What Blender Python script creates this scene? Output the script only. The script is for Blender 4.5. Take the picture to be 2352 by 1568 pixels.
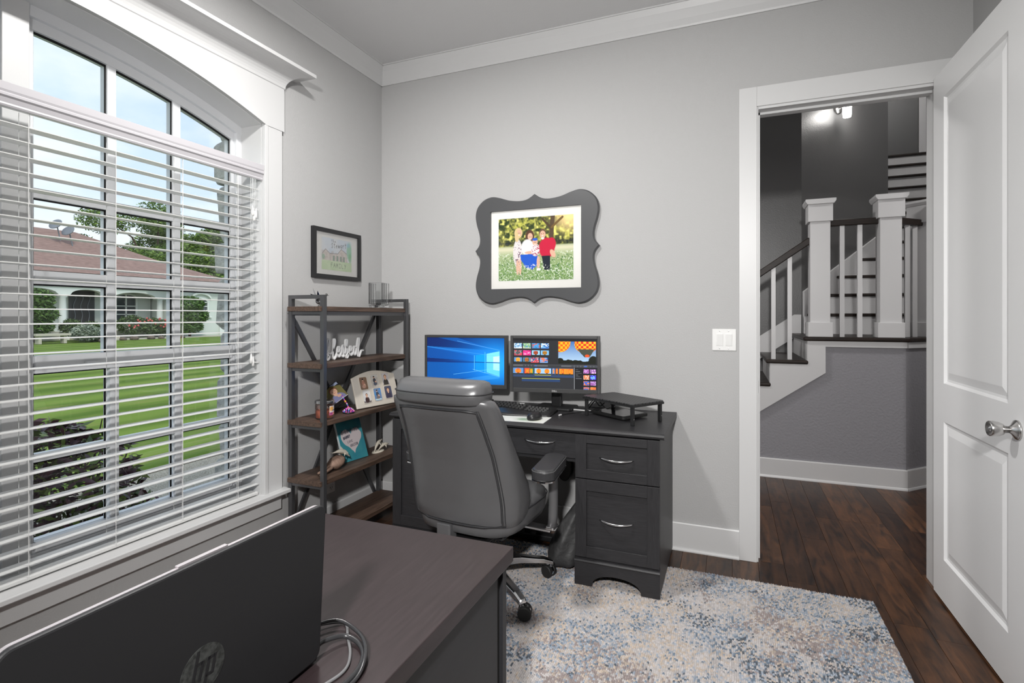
import bpy, bmesh, math, random
import numpy as np
from mathutils import Matrix, Vector, Euler
random.seed(7); RNG = np.random.default_rng(7)
PI = math.pi
for o in list(bpy.data.objects): bpy.data.objects.remove(o)
SC = bpy.context.scene
COL = SC.collection

# ------------------------------------------------------------------ camera, world, lights, exposure
cam_data = bpy.data.cameras.new('camera'); cam = bpy.data.objects.new('camera', cam_data); COL.objects.link(cam)
FPX = 1222.0
cam_data.sensor_width = 36; cam_data.lens = 36 * FPX / 2352.0
cam_data.shift_y = (727 - 784) / 2352.0
cam_data.clip_start = 0.02; cam_data.clip_end = 400
cam.location = (2.28, -3.137, 1.31)
cam.rotation_euler = (PI / 2, 0, math.atan(500 / FPX))
SC.camera = cam
vs = SC.view_settings
vs.view_transform = 'Standard'; vs.look = 'None'; vs.gamma = 1.0; vs.use_curve_mapping = False
vs.exposure = 0.52

world = bpy.data.worlds.new('sky'); SC.world = world; world.use_nodes = True
nt = world.node_tree; nt.nodes.clear()
def nd(t, kind, **kw):
    n = t.nodes.new(kind)
    for k, v in kw.items(): setattr(n, k, v)
    return n
wo = nd(nt, 'ShaderNodeOutputWorld'); bg = nd(nt, 'ShaderNodeBackground')
tc = nd(nt, 'ShaderNodeTexCoord'); sep = nd(nt, 'ShaderNodeSeparateXYZ')
nt.links.new(tc.outputs['Generated'], sep.inputs[0])
grad = nd(nt, 'ShaderNodeValToRGB')
grad.color_ramp.elements[0].position = 0.0; grad.color_ramp.elements[0].color = (0.70, 0.81, 0.92, 1)
grad.color_ramp.elements[1].position = 0.75; grad.color_ramp.elements[1].color = (0.42, 0.60, 0.86, 1)
nt.links.new(sep.outputs['Z'], grad.inputs[0])
mp = nd(nt, 'ShaderNodeMapping'); mp.inputs['Scale'].default_value = (1, 1, 2.4)
nt.links.new(tc.outputs['Generated'], mp.inputs[0])
nz = nd(nt, 'ShaderNodeTexNoise'); nz.inputs['Scale'].default_value = 3.2; nz.inputs['Detail'].default_value = 7; nz.inputs['Roughness'].default_value = 0.55
nt.links.new(mp.outputs[0], nz.inputs['Vector'])
cr = nd(nt, 'ShaderNodeValToRGB'); cr.color_ramp.elements[0].position = 0.40; cr.color_ramp.elements[1].position = 0.68
nt.links.new(nz.outputs['Fac'], cr.inputs[0])
mx = nd(nt, 'ShaderNodeMix', data_type='RGBA'); mx.inputs[7].default_value = (0.90, 0.93, 0.97, 1)
nt.links.new(cr.outputs[0], mx.inputs[0]); nt.links.new(grad.outputs[0], mx.inputs[6])
nt.links.new(mx.outputs[2], bg.inputs[0]); bg.inputs[1].default_value = 0.90
nt.links.new(bg.outputs[0], wo.inputs[0])

def light(name, kind, loc, power, size=0.3, color=(1, 1, 1), rot=(0, 0, 0)):
    d = bpy.data.lights.new(name, kind); d.energy = power; d.color = color
    if kind == 'AREA': d.shape = 'DISK'; d.size = size
    elif kind == 'SUN': d.angle = size
    else: d.shadow_soft_size = size
    o = bpy.data.objects.new(name, d); COL.objects.link(o); o.location = loc; o.rotation_euler = rot
    return o
sun = light('sun', 'SUN', (10, -10, 20), 1.5, size=math.radians(12), color=(1, 0.96, 0.9))
sun.rotation_euler = Vector((-0.62, 0.35, -0.75)).to_track_quat('-Z', 'Y').to_euler()
# unseen lamps added to light room, hall and stairs (most fixtures further down)
LAMP_A = (1.0, -1.6, 3.0); LAMP_B = (2.35, -4.0, 2.25); LAMP_H = (1.25, 0.95, 2.99)
light('added_ceiling_light', 'AREA', (LAMP_A[0], LAMP_A[1], 2.955), 29, 0.20, (1, 0.985, 0.96))  # added main light under the ceiling, out of view
fb_ = light('added_front_spot', 'SPOT', LAMP_B, 310, 0.09, (1, 0.985, 0.965))  # added frontal light behind the camera, dressed as a floor lamp
fb_.data.spot_size = math.radians(100); fb_.data.spot_blend = 1.0
fb_.rotation_euler = (Vector((1.45, -0.3, 0.95)) - Vector(LAMP_B)).to_track_quat('-Z', 'Y').to_euler()
light('added_stairwell_light', 'POINT', (4.6, 2.9, 5.2), 45, 0.15, (1, 0.98, 0.95))  # added to brighten the stairs, hidden above the door head, no fixture
light('added_hall_light', 'AREA', (4.45, 0.95, 2.945), 12, 0.26, (1, 0.98, 0.96))  # added fill from the right for the stair walls
light('added_hall_light', 'AREA', (LAMP_H[0], LAMP_H[1], 2.945), 23, 0.26, (1, 0.98, 0.96))  # added hall light from the left, out of view

# ------------------------------------------------------------------ materials
MATS = {}
def new_mat(name):
    m = bpy.data.materials.new(name); m.use_nodes = True
    b = m.node_tree.nodes['Principled BSDF']; MATS[name] = m
    return m, m.node_tree, b
def rgb(*c): return (c[0], c[1], c[2], 1)
def S(h):   # srgb 0-255 tuple -> linear
    return tuple(((x / 255) / 12.92 if x / 255 <= 0.04045 else ((x / 255 + 0.055) / 1.055) ** 2.4) for x in h)
def mat(name, col, rough=0.5, metal=0.0, noise=None, bump=None, spec=0.5, coords='Object', coat=0.0, sheen=0.0):
    """noise=(scale,(other colour),contrast,stretch) ; bump=(scale,strength,dist,stretch)"""
    m, t, b = new_mat(name)
    b.inputs['Base Color'].default_value = rgb(*col); b.inputs['Roughness'].default_value = rough
    b.inputs['Metallic'].default_value = metal; b.inputs['Specular IOR Level'].default_value = spec
    b.inputs['Coat Weight'].default_value = coat; b.inputs['Sheen Weight'].default_value = sheen
    tcn = nd(t, 'ShaderNodeTexCoord') if (noise or bump) else None
    def tex(scale, stretch, detail=4):
        mp = nd(t, 'ShaderNodeMapping'); mp.inputs['Scale'].default_value = stretch
        t.links.new(tcn.outputs[coords], mp.inputs[0])
        n = nd(t, 'ShaderNodeTexNoise'); n.inputs['Scale'].default_value = scale; n.inputs['Detail'].default_value = detail
        t.links.new(mp.outputs[0], n.inputs['Vector']); return n
    if noise:
        n = tex(noise[0], noise[3] if len(noise) > 3 else (1, 1, 1), 6)
        r = nd(t, 'ShaderNodeMapRange'); w = noise[2]
        r.inputs[1].default_value = 0.5 - w; r.inputs[2].default_value = 0.5 + w
        t.links.new(n.outputs['Fac'], r.inputs[0])
        x = nd(t, 'ShaderNodeMix', data_type='RGBA'); x.inputs[6].default_value = rgb(*col); x.inputs[7].default_value = rgb(*noise[1])
        t.links.new(r.outputs[0], x.inputs[0]); t.links.new(x.outputs[2], b.inputs['Base Color'])
    if bump:
        n = tex(bump[0], bump[3] if len(bump) > 3 else (1, 1, 1), 3)
        bp = nd(t, 'ShaderNodeBump'); bp.inputs['Strength'].default_value = bump[1]; bp.inputs['Distance'].default_value = bump[2]
        t.links.new(n.outputs['Fac'], bp.inputs['Height']); t.links.new(bp.outputs[0], b.inputs['Normal'])
    return m
mat('wall_paint', (0.460, 0.458, 0.458), 0.62, bump=(140, 0.35, 0.004), spec=0.25)
mat('ceiling_paint', (0.74, 0.74, 0.745), 0.8, bump=(120, 0.25, 0.004), spec=0.2)
mat('trim_white', (0.63, 0.63, 0.632), 0.38, spec=0.4)
mat('door_white', (0.86, 0.86, 0.865), 0.32, spec=0.4)
mat('vinyl_white', (0.74, 0.75, 0.77), 0.35)
mat('blind_white', (0.70, 0.70, 0.69), 0.42)
mat('valance_white', (0.52, 0.505, 0.53), 0.32)
mat('cord_white', (0.8, 0.8, 0.79), 0.7)
mat('stair_wall', (0.27, 0.265, 0.285), 0.6, bump=(60, 0.5, 0.006), spec=0.3)
mat('hall_dark', (0.105, 0.104, 0.104), 0.36, bump=(90, 0.3, 0.003), spec=0.45)
mat('stair_white', (0.60, 0.595, 0.60), 0.35)
mat('tread_dark', (0.010, 0.0075, 0.0065), 0.4, spec=0.25, noise=(9, (0.028, 0.018, 0.014), 0.2, (1, 8, 8)))
mat('spline_dark', (0.012, 0.009, 0.008), 0.7)
mat('rug_backing', (0.32, 0.29, 0.27), 0.95)
mat('desk_wood', (0.013, 0.013, 0.0145), 0.45, noise=(14, (0.032, 0.031, 0.034), 0.25, (1.2, 30, 30)), bump=(60, 0.25, 0.001, (1, 20, 20)))
mat('desk_wood_v', (0.013, 0.013, 0.0145), 0.45, noise=(14, (0.032, 0.031, 0.034), 0.25, (30, 30, 1.2)), bump=(60, 0.25, 0.001, (20, 20, 1)))
mat('front_desk_wood', (0.021, 0.014, 0.015), 0.36, noise=(8, (0.038, 0.026, 0.028), 0.3, (14, 1.2, 14)), bump=(70, 0.12, 0.001, (14, 1, 14)))
mat('front_desk_panel', (0.020, 0.020, 0.023), 0.5, noise=(8, (0.026, 0.026, 0.029), 0.3, (4, 1, 14)))
mat('chrome', (0.80, 0.80, 0.81), 0.14, 1.0)
mat('nickel', (0.62, 0.61, 0.60), 0.25, 1.0)
mat('black_plastic', (0.014, 0.014, 0.015), 0.38)
mat('black_metal', (0.022, 0.022, 0.023), 0.42, 0.2)
mat('shelf_metal', (0.105, 0.105, 0.11), 0.34, 0.6)
mat('shelf_wood', (0.035, 0.021, 0.015), 0.5, noise=(7, (0.125, 0.078, 0.055), 0.22, (12, 1, 12)), bump=(50, 0.3, 0.001, (10, 1, 10)))
mat('leather', (0.102, 0.102, 0.105), 0.29, noise=(5, (0.115, 0.115, 0.12), 0.3), bump=(220, 0.15, 0.0006), spec=0.75)
mat('leather_dark', (0.038, 0.038, 0.041), 0.38, bump=(220, 0.15, 0.0006), spec=0.5)
mat('grey_paint_metal', (0.15, 0.15, 0.155), 0.32, 0.3)
mat('bezel', (0.040, 0.040, 0.041), 0.42)
mat('laptop_black', (0.014, 0.014, 0.0155), 0.52, bump=(500, 0.1, 0.0003))
mat('laptop_edge', (0.62, 0.58, 0.60), 0.35, 0.7)
mat('logo_dark', (0.022, 0.024, 0.023), 0.35, noise=(160, (0.062, 0.066, 0.064), 0.12))
mat('logo_white', (0.6, 0.6, 0.6), 0.4)
mat('frame_grey', (0.075, 0.076, 0.080), 0.38)
mat('frame_black', (0.013, 0.013, 0.014), 0.35)
mat('mat_board', (0.80, 0.79, 0.76), 0.9)
mat('cream_frame', (0.60, 0.55, 0.48), 0.45)
mat('sign_white', (0.82, 0.82, 0.82), 0.5)
mat('candle_wax', (1.0, 0.40, 0.28), 0.5)
mat('silver_lid', (0.55, 0.55, 0.56), 0.25, 1.0)
mat('canvas_edge', (0.62, 0.70, 0.72), 0.8)
mat('bone', (0.70, 0.65, 0.55), 0.55)
mat('driftwood', (0.20, 0.12, 0.085), 0.8, noise=(30, (0.33, 0.22, 0.17), 0.2, (1, 6, 1)), bump=(60, 0.8, 0.004))
mat('bead_purple', (0.28, 0.05, 0.45), 0.15); mat('bead_pink', (0.75, 0.12, 0.40), 0.15)
mat('bead_gold', (0.75, 0.40, 0.05), 0.2); mat('bead_blue', (0.10, 0.22, 0.6), 0.15); mat('bead_clear', (0.75, 0.72, 0.8), 0.1)
mat('plate_white', (0.80, 0.80, 0.79), 0.35)
mat('fabric_black', (0.020, 0.020, 0.021), 0.9, bump=(300, 0.4, 0.001))
mat('shopping_bag', (0.045, 0.045, 0.046), 0.6, bump=(14, 0.8, 0.02))
mat('silver_panel', (0.5, 0.5, 0.5), 0.4)
mat('cable_pale', (0.16, 0.16, 0.165), 0.3)
mat('cable_black', (0.016, 0.016, 0.017), 0.4)
mat('cable_white', (0.7, 0.7, 0.7), 0.4)
mat('cable_grey', (0.03, 0.03, 0.032), 0.25)
mat('tablet_glass', (0.01, 0.01, 0.011), 0.08)
mat('paper_white', (0.78, 0.79, 0.77), 0.8)
mat('rubber', (0.012, 0.012, 0.012), 0.6)
mat('gap_dark', (0.006, 0.006, 0.006), 0.9)
# outside
def lawn_mat():
    m, t, b = new_mat('lawn'); tcn = nd(t, 'ShaderNodeTexCoord')
    wv = nd(t, 'ShaderNodeTexWave'); wv.inputs['Scale'].default_value = 0.26; wv.inputs['Distortion'].default_value = 2.4; wv.inputs['Detail'].default_value = 3; wv.inputs['Detail Scale'].default_value = 2.5
    nz_ = nd(t, 'ShaderNodeTexNoise'); nz_.inputs['Scale'].default_value = 1.4; nz_.inputs['Detail'].default_value = 8; nz_.inputs['Roughness'].default_value = 0.7
    mp_ = nd(t, 'ShaderNodeMapping'); mp_.inputs['Scale'].default_value = (3, 0.7, 1)
    t.links.new(tcn.outputs['Object'], wv.inputs['Vector']); t.links.new(tcn.outputs['Object'], mp_.inputs[0]); t.links.new(mp_.outputs[0], nz_.inputs['Vector'])
    x1 = nd(t, 'ShaderNodeMix', data_type='RGBA'); x1.inputs[6].default_value = rgb(*S((84, 108, 40))); x1.inputs[7].default_value = rgb(*S((112, 134, 58))); t.links.new(wv.outputs['Fac'], x1.inputs[0])
    r_ = nd(t, 'ShaderNodeMapRange'); r_.inputs[1].default_value = 0.52; r_.inputs[2].default_value = 0.75; t.links.new(nz_.outputs['Fac'], r_.inputs[0])
    x2 = nd(t, 'ShaderNodeMix', data_type='RGBA'); x2.inputs[7].default_value = rgb(*S((132, 132, 74))); t.links.new(r_.outputs[0], x2.inputs[0]); t.links.new(x1.outputs[2], x2.inputs[6])
    t.links.new(x2.outputs[2], b.inputs['Base Color']); b.inputs['Roughness'].default_value = 0.95; b.inputs['Specular IOR Level'].default_value = 0.1
lawn_mat()
mat('gravel', S((150, 140, 122)), 0.95, noise=(60, S((196, 188, 172)), 0.12), bump=(60, 1.0, 0.03))
mat('stucco', (0.62, 0.66, 0.61), 0.9)
mat('stucco_trim', (0.74, 0.77, 0.73), 0.9)
mat('roof_shingle', S((150, 122, 112)), 0.95, noise=(9, S((122, 97, 88)), 0.2, (1, 0.4, 3)))
mat('roof_edge', S((84, 70, 64)), 0.9)
mat('house_door', (0.03, 0.028, 0.028), 0.4)
mat('house_glass', (0.06, 0.07, 0.075), 0.1)
mat('concrete', S((186, 180, 164)), 0.9)
mat('rock', S((120, 104, 92)), 0.95, noise=(4, S((80, 72, 66)), 0.2), bump=(6, 0.8, 0.05))
mat('stone', S((206, 204, 196)), 0.95, noise=(14, S((158, 158, 154)), 0.2), bump=(30, 1.0, 0.02))
mat('mortar', S((176, 174, 168)), 0.95)
mat('bark', S((86, 72, 58)), 0.95)
mat('dish_grey', S((120, 124, 130)), 0.6)

def leaf_mat(name, c1, c2, rough=0.6, trans=0.3):
    m, t, b = new_mat(name)
    g = nd(t, 'ShaderNodeNewGeometry'); r = nd(t, 'ShaderNodeValToRGB')
    r.color_ramp.elements[0].color = rgb(*c1); r.color_ramp.elements[1].color = rgb(*c2)
    t.links.new(g.outputs['Random Per Island'], r.inputs[0])
    t.links.new(r.outputs[0], b.inputs['Base Color']); b.inputs['Roughness'].default_value = rough
    b.inputs['Specular IOR Level'].default_value = 0.3
    return m
leaf_mat('leaf_tree', S((58, 88, 34)), S((132, 158, 72)))
leaf_mat('leaf_juniper', S((50, 80, 36)), S((104, 134, 66)))
leaf_mat('leaf_rose', S((48, 66, 34)), S((112, 132, 84)))
leaf_mat('leaf_sage', S((120, 132, 118)), S((160, 168, 148)))
leaf_mat('leaf_purple', S((52, 26, 38)), S((98, 60, 68)), 0.35)
leaf_mat('leaf_green', S((56, 74, 30)), S((122, 140, 60)), 0.35)
mat('flower_red', S((206, 96, 92)), 0.7)

def glass_mat(name, tint=(1, 1, 1), refl=0.5, rough=0.0):
    m = bpy.data.materials.new(name); m.use_nodes = True; t = m.node_tree; t.nodes.clear(); MATS[name] = m
    out = nd(t, 'ShaderNodeOutputMaterial'); tr = nd(t, 'ShaderNodeBsdfTransparent'); gl = nd(t, 'ShaderNodeBsdfGlossy')
    tr.inputs[0].default_value = rgb(*tint); gl.inputs['Roughness'].default_value = rough
    fr = nd(t, 'ShaderNodeFresnel'); fr.inputs[0].default_value = 1.45
    mu = nd(t, 'ShaderNodeMath', operation='MULTIPLY'); mu.inputs[1].default_value = refl
    t.links.new(fr.outputs[0], mu.inputs[0])
    ms = nd(t, 'ShaderNodeMixShader'); t.links.new(mu.outputs[0], ms.inputs[0])
    t.links.new(tr.outputs[0], ms.inputs[1]); t.links.new(gl.outputs[0], ms.inputs[2]); t.links.new(ms.outputs[0], out.inputs[0])
    return m
glass_mat('window_glass', (0.97, 0.985, 0.985), 0.55)
glass_mat('picture_glass', (1, 1, 1), 0.5)
glass_mat('candle_glass', (0.99, 0.93, 0.91), 0.6)
glass_mat('bird_glass', (0.90, 0.91, 0.92), 3.0)
glass_mat('vase_glass', (0.985, 0.99, 0.99), 0.9)
def clear_glass(name, col=(1, 1, 1)):
    m, t, b = new_mat(name); b.inputs['Base Color'].default_value = rgb(*col)
    b.inputs['Transmission Weight'].default_value = 1; b.inputs['Roughness'].default_value = 0.02; b.inputs['IOR'].default_value = 1.47
clear_glass('crystal', (0.96, 0.97, 0.97))
def emit(name, col, st):
    m, t, b = new_mat(name); b.inputs['Base Color'].default_value = rgb(*col)
    b.inputs['Emission Color'].default_value = rgb(*col); b.inputs['Emission Strength'].default_value = st
emit('lamp_shade_lit', (1, 0.98, 0.95), 9.0)
emit('added_dome_lit', (1, 0.985, 0.96), 3.0)  # glow of the added ceiling domes
def attr_mat(name, emission=0.0, rough=0.5):
    m, t, b = new_mat(name); a = nd(t, 'ShaderNodeAttribute', attribute_name='Col')
    if emission:
        b.inputs['Base Color'].default_value = (0.01, 0.01, 0.01, 1); b.inputs['Roughness'].default_value = 0.25
        b.inputs['Specular IOR Level'].default_value = 0.2
        t.links.new(a.outputs['Color'], b.inputs['Emission Color']); b.inputs['Emission Strength'].default_value = emission
    else:
        t.links.new(a.outputs['Color'], b.inputs['Base Color']); b.inputs['Roughness'].default_value = rough
    return m
attr_mat('print_matte', 0, 0.6); attr_mat('print_gloss', 0, 0.25); attr_mat('screen_lit', 1.0)

# plank floor: per object tint plus grain along the plank
def plank_mat():
    m, t, b = new_mat('oak_plank')
    oi = nd(t, 'ShaderNodeObjectInfo'); tcn = nd(t, 'ShaderNodeTexCoord')
    mp = nd(t, 'ShaderNodeMapping'); mp.inputs['Scale'].default_value = (9, 1.3, 9)
    ad = nd(t, 'ShaderNodeVectorMath', operation='ADD')
    cmb = nd(t, 'ShaderNodeCombineXYZ'); mul = nd(t, 'ShaderNodeMath', operation='MULTIPLY'); mul.inputs[1].default_value = 40
    t.links.new(oi.outputs['Random'], mul.inputs[0]); t.links.new(mul.outputs[0], cmb.inputs[0]); t.links.new(mul.outputs[0], cmb.inputs[1])
    t.links.new(tcn.outputs['Object'], ad.inputs[0]); t.links.new(cmb.outputs[0], ad.inputs[1]); t.links.new(ad.outputs[0], mp.inputs[0])
    n = nd(t, 'ShaderNodeTexNoise'); n.inputs['Scale'].default_value = 3.0; n.inputs['Detail'].default_value = 8; n.inputs['Distortion'].default_value = 1.2
    t.links.new(mp.outputs[0], n.inputs['Vector'])
    r1 = nd(t, 'ShaderNodeValToRGB'); e = r1.color_ramp.elements
    e[0].position = 0.30; e[0].color = rgb(0.022, 0.013, 0.010); e[1].position = 0.72; e[1].color = rgb(0.118, 0.053, 0.024)
    t.links.new(n.outputs['Fac'], r1.inputs[0])
    r2 = nd(t, 'ShaderNodeValToRGB'); e = r2.color_ramp.elements
    e[0].color = rgb(0.45, 0.42, 0.46); e[1].color = rgb(1.35, 1.25, 1.1); e.new(0.5).color = rgb(0.85, 0.82, 0.80)
    t.links.new(oi.outputs['Random'], r2.inputs[0])
    x = nd(t, 'ShaderNodeMix', data_type='RGBA', blend_type='MULTIPLY'); x.inputs[0].default_value = 1
    t.links.new(r1.outputs[0], x.inputs[6]); t.links.new(r2.outputs[0], x.inputs[7])
    t.links.new(x.outputs[2], b.inputs['Base Color']); b.inputs['Roughness'].default_value = 0.34; b.inputs['Specular IOR Level'].default_value = 0.3
    bp = nd(t, 'ShaderNodeBump'); bp.inputs['Strength'].default_value = 0.25; bp.inputs['Distance'].default_value = 0.003
    n2 = nd(t, 'ShaderNodeTexNoise'); n2.inputs['Scale'].default_value = 12; t.links.new(tcn.outputs['Object'], n2.inputs['Vector'])
    t.links.new(n2.outputs['Fac'], bp.inputs['Height']); t.links.new(bp.outputs[0], b.inputs['Normal'])
plank_mat()
def rug_mat():
    m, t, b = new_mat('rug_pile'); a = nd(t, 'ShaderNodeAttribute', attribute_name='Col'); t.links.new(a.outputs['Color'], b.inputs['Base Color'])
    b.inputs['Roughness'].default_value = 0.95; b.inputs['Specular IOR Level'].default_value = 0.1
    tcn = nd(t, 'ShaderNodeTexCoord'); n2 = nd(t, 'ShaderNodeTexNoise'); n2.inputs['Scale'].default_value = 420; n2.inputs['Detail'].default_value = 3
    t.links.new(tcn.outputs['Object'], n2.inputs['Vector']); bp = nd(t, 'ShaderNodeBump'); bp.inputs['Strength'].default_value = 0.6; bp.inputs['Distance'].default_value = 0.003
    t.links.new(n2.outputs['Fac'], bp.inputs['Height']); t.links.new(bp.outputs[0], b.inputs['Normal'])
rug_mat()
def perf_mat():   # perforated metal sheet: dark dots
    m, t, b = new_mat('perforated_metal'); tcn = nd(t, 'ShaderNodeTexCoord')
    mp = nd(t, 'ShaderNodeMapping'); mp.inputs['Scale'].default_value = (70, 70, 0); t.links.new(tcn.outputs['Object'], mp.inputs[0])
    v = nd(t, 'ShaderNodeTexVoronoi'); v.inputs['Randomness'].default_value = 0; v.inputs['Scale'].default_value = 1; t.links.new(mp.outputs[0], v.inputs['Vector'])
    r = nd(t, 'ShaderNodeValToRGB'); r.color_ramp.elements[0].position = 0.28; r.color_ramp.elements[0].color = rgb(0.006, 0.006, 0.006)
    r.color_ramp.elements[1].position = 0.34; r.color_ramp.elements[1].color = rgb(0.045, 0.045, 0.047)
    t.links.new(v.outputs['Distance'], r.inputs[0]); t.links.new(r.outputs[0], b.inputs['Base Color']); b.inputs['Roughness'].default_value = 0.45
perf_mat()

# ------------------------------------------------------------------ mesh helpers
WM = {}
def wm(o): return WM.get(o.name, Matrix.Identity(4)) if o else Matrix.Identity(4)
class MB:
    def __init__(s): s.v = []; s.f = []
    def add(s, vs, fs):
        n = len(s.v); s.v += [tuple(p) for p in vs]; s.f += [tuple(n + i for i in f) for f in fs]; return s
    def box(s, x0, x1, y0, y1, z0, z1, M=None):
        vs = [(x, y, z) for z in (z0, z1) for y in (y0, y1) for x in (x0, x1)]
        if M: vs = [M @ Vector(p) for p in vs]
        return s.add(vs, [(0, 2, 3, 1), (4, 5, 7, 6), (0, 1, 5, 4), (2, 6, 7, 3), (0, 4, 6, 2), (1, 3, 7, 5)])
    def prism(s, poly, d0, d1, axis='y', M=None):
        """poly of 2d points, extruded along axis. axis x:(y,z) y:(x,z) z:(x,y)"""
        def P(a, b, d): return {'x': (d, a, b), 'y': (a, d, b), 'z': (a, b, d)}[axis]
        n = len(poly); vs = [P(a, b, d0) for a, b in poly] + [P(a, b, d1) for a, b in poly]
        if M: vs = [M @ Vector(p) for p in vs]
        return s.add(vs, [tuple(range(n))[::-1], tuple(range(n, 2 * n))] + [(i, (i + 1) % n, n + (i + 1) % n, n + i) for i in range(n)])
    def tube(s, pts, r, seg=8, cap=True, closed=False):
        pts = [Vector(p) for p in pts]; n = len(pts); rs = r if isinstance(r, (list, tuple)) else [r] * n
        rings = []; up = Vector((0, 0, 1)); prev = None
        for i, p in enumerate(pts):
            if closed: t = pts[(i + 1) % n] - pts[i - 1]
            else: t = pts[min(i + 1, n - 1)] - pts[max(i - 1, 0)]
            t.normalize()
            if prev is None:
                a = t.cross(up)
                if a.length < 1e-3: a = t.cross(Vector((1, 0, 0)))
            else: a = prev - t * prev.dot(t)
            a.normalize(); prev = a; b = t.cross(a)
            rings.append([p + (a * math.cos(2 * PI * k / seg) + b * math.sin(2 * PI * k / seg)) * rs[i] for k in range(seg)])
        vs = [q for ring in rings for q in ring]; fs = []
        for i in range(n if closed else n - 1):
            j = (i + 1) % n
            for k in range(seg): fs.append((i * seg + k, i * seg + (k + 1) % seg, j * seg + (k + 1) % seg, j * seg + k))
        if cap and not closed: fs += [tuple(range(seg))[::-1], tuple((n - 1) * seg + k for k in range(seg))]
        return s.add(vs, fs)
    def lathe(s, prof, seg=24, M=None, cap=True):
        vs = [(r * math.cos(2 * PI * k / seg), r * math.sin(2 * PI * k / seg), z) for r, z in prof for k in range(seg)]
        if M: vs = [M @ Vector(p) for p in vs]
        n = len(prof); fs = [(i * seg + k, i * seg + (k + 1) % seg, (i + 1) * seg + (k + 1) % seg, (i + 1) * seg + k) for i in range(n - 1) for k in range(seg)]
        if cap: fs += [tuple(range(seg))[::-1], tuple((n - 1) * seg + k for k in range(seg))]
        return s.add(vs, fs)
    def ball(s, c, r, seg=12, rings=8, M=None):
        rx, ry, rz = r if isinstance(r, (tuple, list)) else (r, r, r)
        vs = []; 
        for i in range(rings + 1):
            a = PI * i / rings - PI / 2
            for k in range(seg):
                p = Vector((c[0] + rx * math.cos(a) * math.cos(2 * PI * k / seg), c[1] + ry * math.cos(a) * math.sin(2 * PI * k / seg), c[2] + rz * math.sin(a)))
                vs.append(M @ p if M else p)
        fs = [(i * seg + k, i * seg + (k + 1) % seg, (i + 1) * seg + (k + 1) % seg, (i + 1) * seg + k) for i in range(rings) for k in range(seg)]
        return s.add(vs, fs)
    def loft(s, rings, cap=True, closed=True):
        n = len(rings[0]); vs = [p for r in rings for p in r]
        m = n if closed else n - 1
        fs = [(i * n + k, i * n + (k + 1) % n, (i + 1) * n + (k + 1) % n, (i + 1) * n + k) for i in range(len(rings) - 1) for k in range(m)]
        if cap: fs += [tuple(range(n))[::-1], tuple((len(rings) - 1) * n + k for k in range(n))]
        return s.add(vs, fs)
    def mesh(s, name, inv=None):
        me = bpy.data.meshes.new(name)
        vs = [tuple(inv @ Vector(p)) for p in s.v] if inv is not None else s.v
        me.from_pydata(vs, [], s.f); me.update()
        bm = bmesh.new(); bm.from_mesh(me); bmesh.ops.recalc_face_normals(bm, faces=bm.faces[:]); bm.to_mesh(me); bm.free()
        return me
    def build(s, name, m, parent=None, smooth=False, bevel=0.0, subsurf=0, seg=2):
        inv = wm(parent).inverted() if parent else None
        me = s.mesh(name, inv); me.materials.append(MATS[m])
        o = bpy.data.objects.new(name, me); COL.objects.link(o)
        if parent: o.parent = parent; WM[o.name] = wm(parent)
        if smooth:
            for p in me.polygons: p.use_smooth = True
        if bevel:
            b = o.modifiers.new('bevel', 'BEVEL'); b.width = bevel; b.segments = seg; b.limit_method = 'ANGLE'; b.angle_limit = math.radians(40)
        if subsurf:
            b = o.modifiers.new('subsurf', 'SUBSURF'); b.levels = subsurf; b.render_levels = subsurf
        return o
def inst(name, me, parent, M):
    o = bpy.data.objects.new(name, me); COL.objects.link(o)
    o.parent = parent; o.matrix_local = (wm(parent).inverted() @ M) if parent else M
    return o
def tag(o, label, cat, group=None):
    o['label'] = label; o['category'] = cat
    if group: o['group'] = group
    return o
def thing(name, label, cat, loc=(0, 0, 0), rotz=0.0, group=None):
    o = bpy.data.objects.new(name, None); COL.objects.link(o); o.empty_display_size = 0.05
    o.location = loc; o.rotation_euler = (0, 0, rotz)
    WM[o.name] = Matrix.Translation(loc) @ Matrix.Rotation(rotz, 4, 'Z')
    return tag(o, label, cat, group)
def st(o): o['kind'] = 'structure'; return o
def root(name, loc=(0, 0, 0)):
    o = bpy.data.objects.new(name, None); COL.objects.link(o); o.location = loc; o.empty_display_size = 0.05
    WM[o.name] = Matrix.Translation(loc); return st(o)
def frame_M(origin, xdir, ydir):
    """matrix whose local x,y axes are the given world directions"""
    x = Vector(xdir).normalized(); y = Vector(ydir); z = x.cross(y).normalized(); y = z.cross(x)
    return Matrix.Translation(origin) @ Matrix((x, y, z)).transposed().to_4x4()
def catmull(pts, n=6, closed=False):
    P = [Vector(p) for p in pts]; out = []; m = len(P)
    for i in range(m if closed else m - 1):
        if closed: a, b, c, d = P[i - 1], P[i], P[(i + 1) % m], P[(i + 2) % m]
        else: a, b, c, d = P[max(i - 1, 0)], P[i], P[i + 1], P[min(i + 2, m - 1)]
        for k in range(n):
            t = k / n
            out.append(0.5 * ((2 * b) + (c - a) * t + (2 * a - 5 * b + 4 * c - d) * t * t + (3 * b - a - 3 * c + d) * t ** 3))
    if not closed: out.append(P[-1])
    return out
def text_mesh(txt, size, depth):
    cu = bpy.data.curves.new('lettering', 'FONT'); cu.body = txt; cu.size = size; cu.extrude = depth; cu.align_x = 'CENTER'; cu.align_y = 'CENTER'
    o = bpy.data.objects.new('lettering', cu); COL.objects.link(o)
    dg = bpy.context.evaluated_depsgraph_get(); dg.update()
    me = bpy.data.meshes.new_from_object(o.evaluated_get(dg)); bpy.data.objects.remove(o); bpy.data.curves.remove(cu)
    return me

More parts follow.
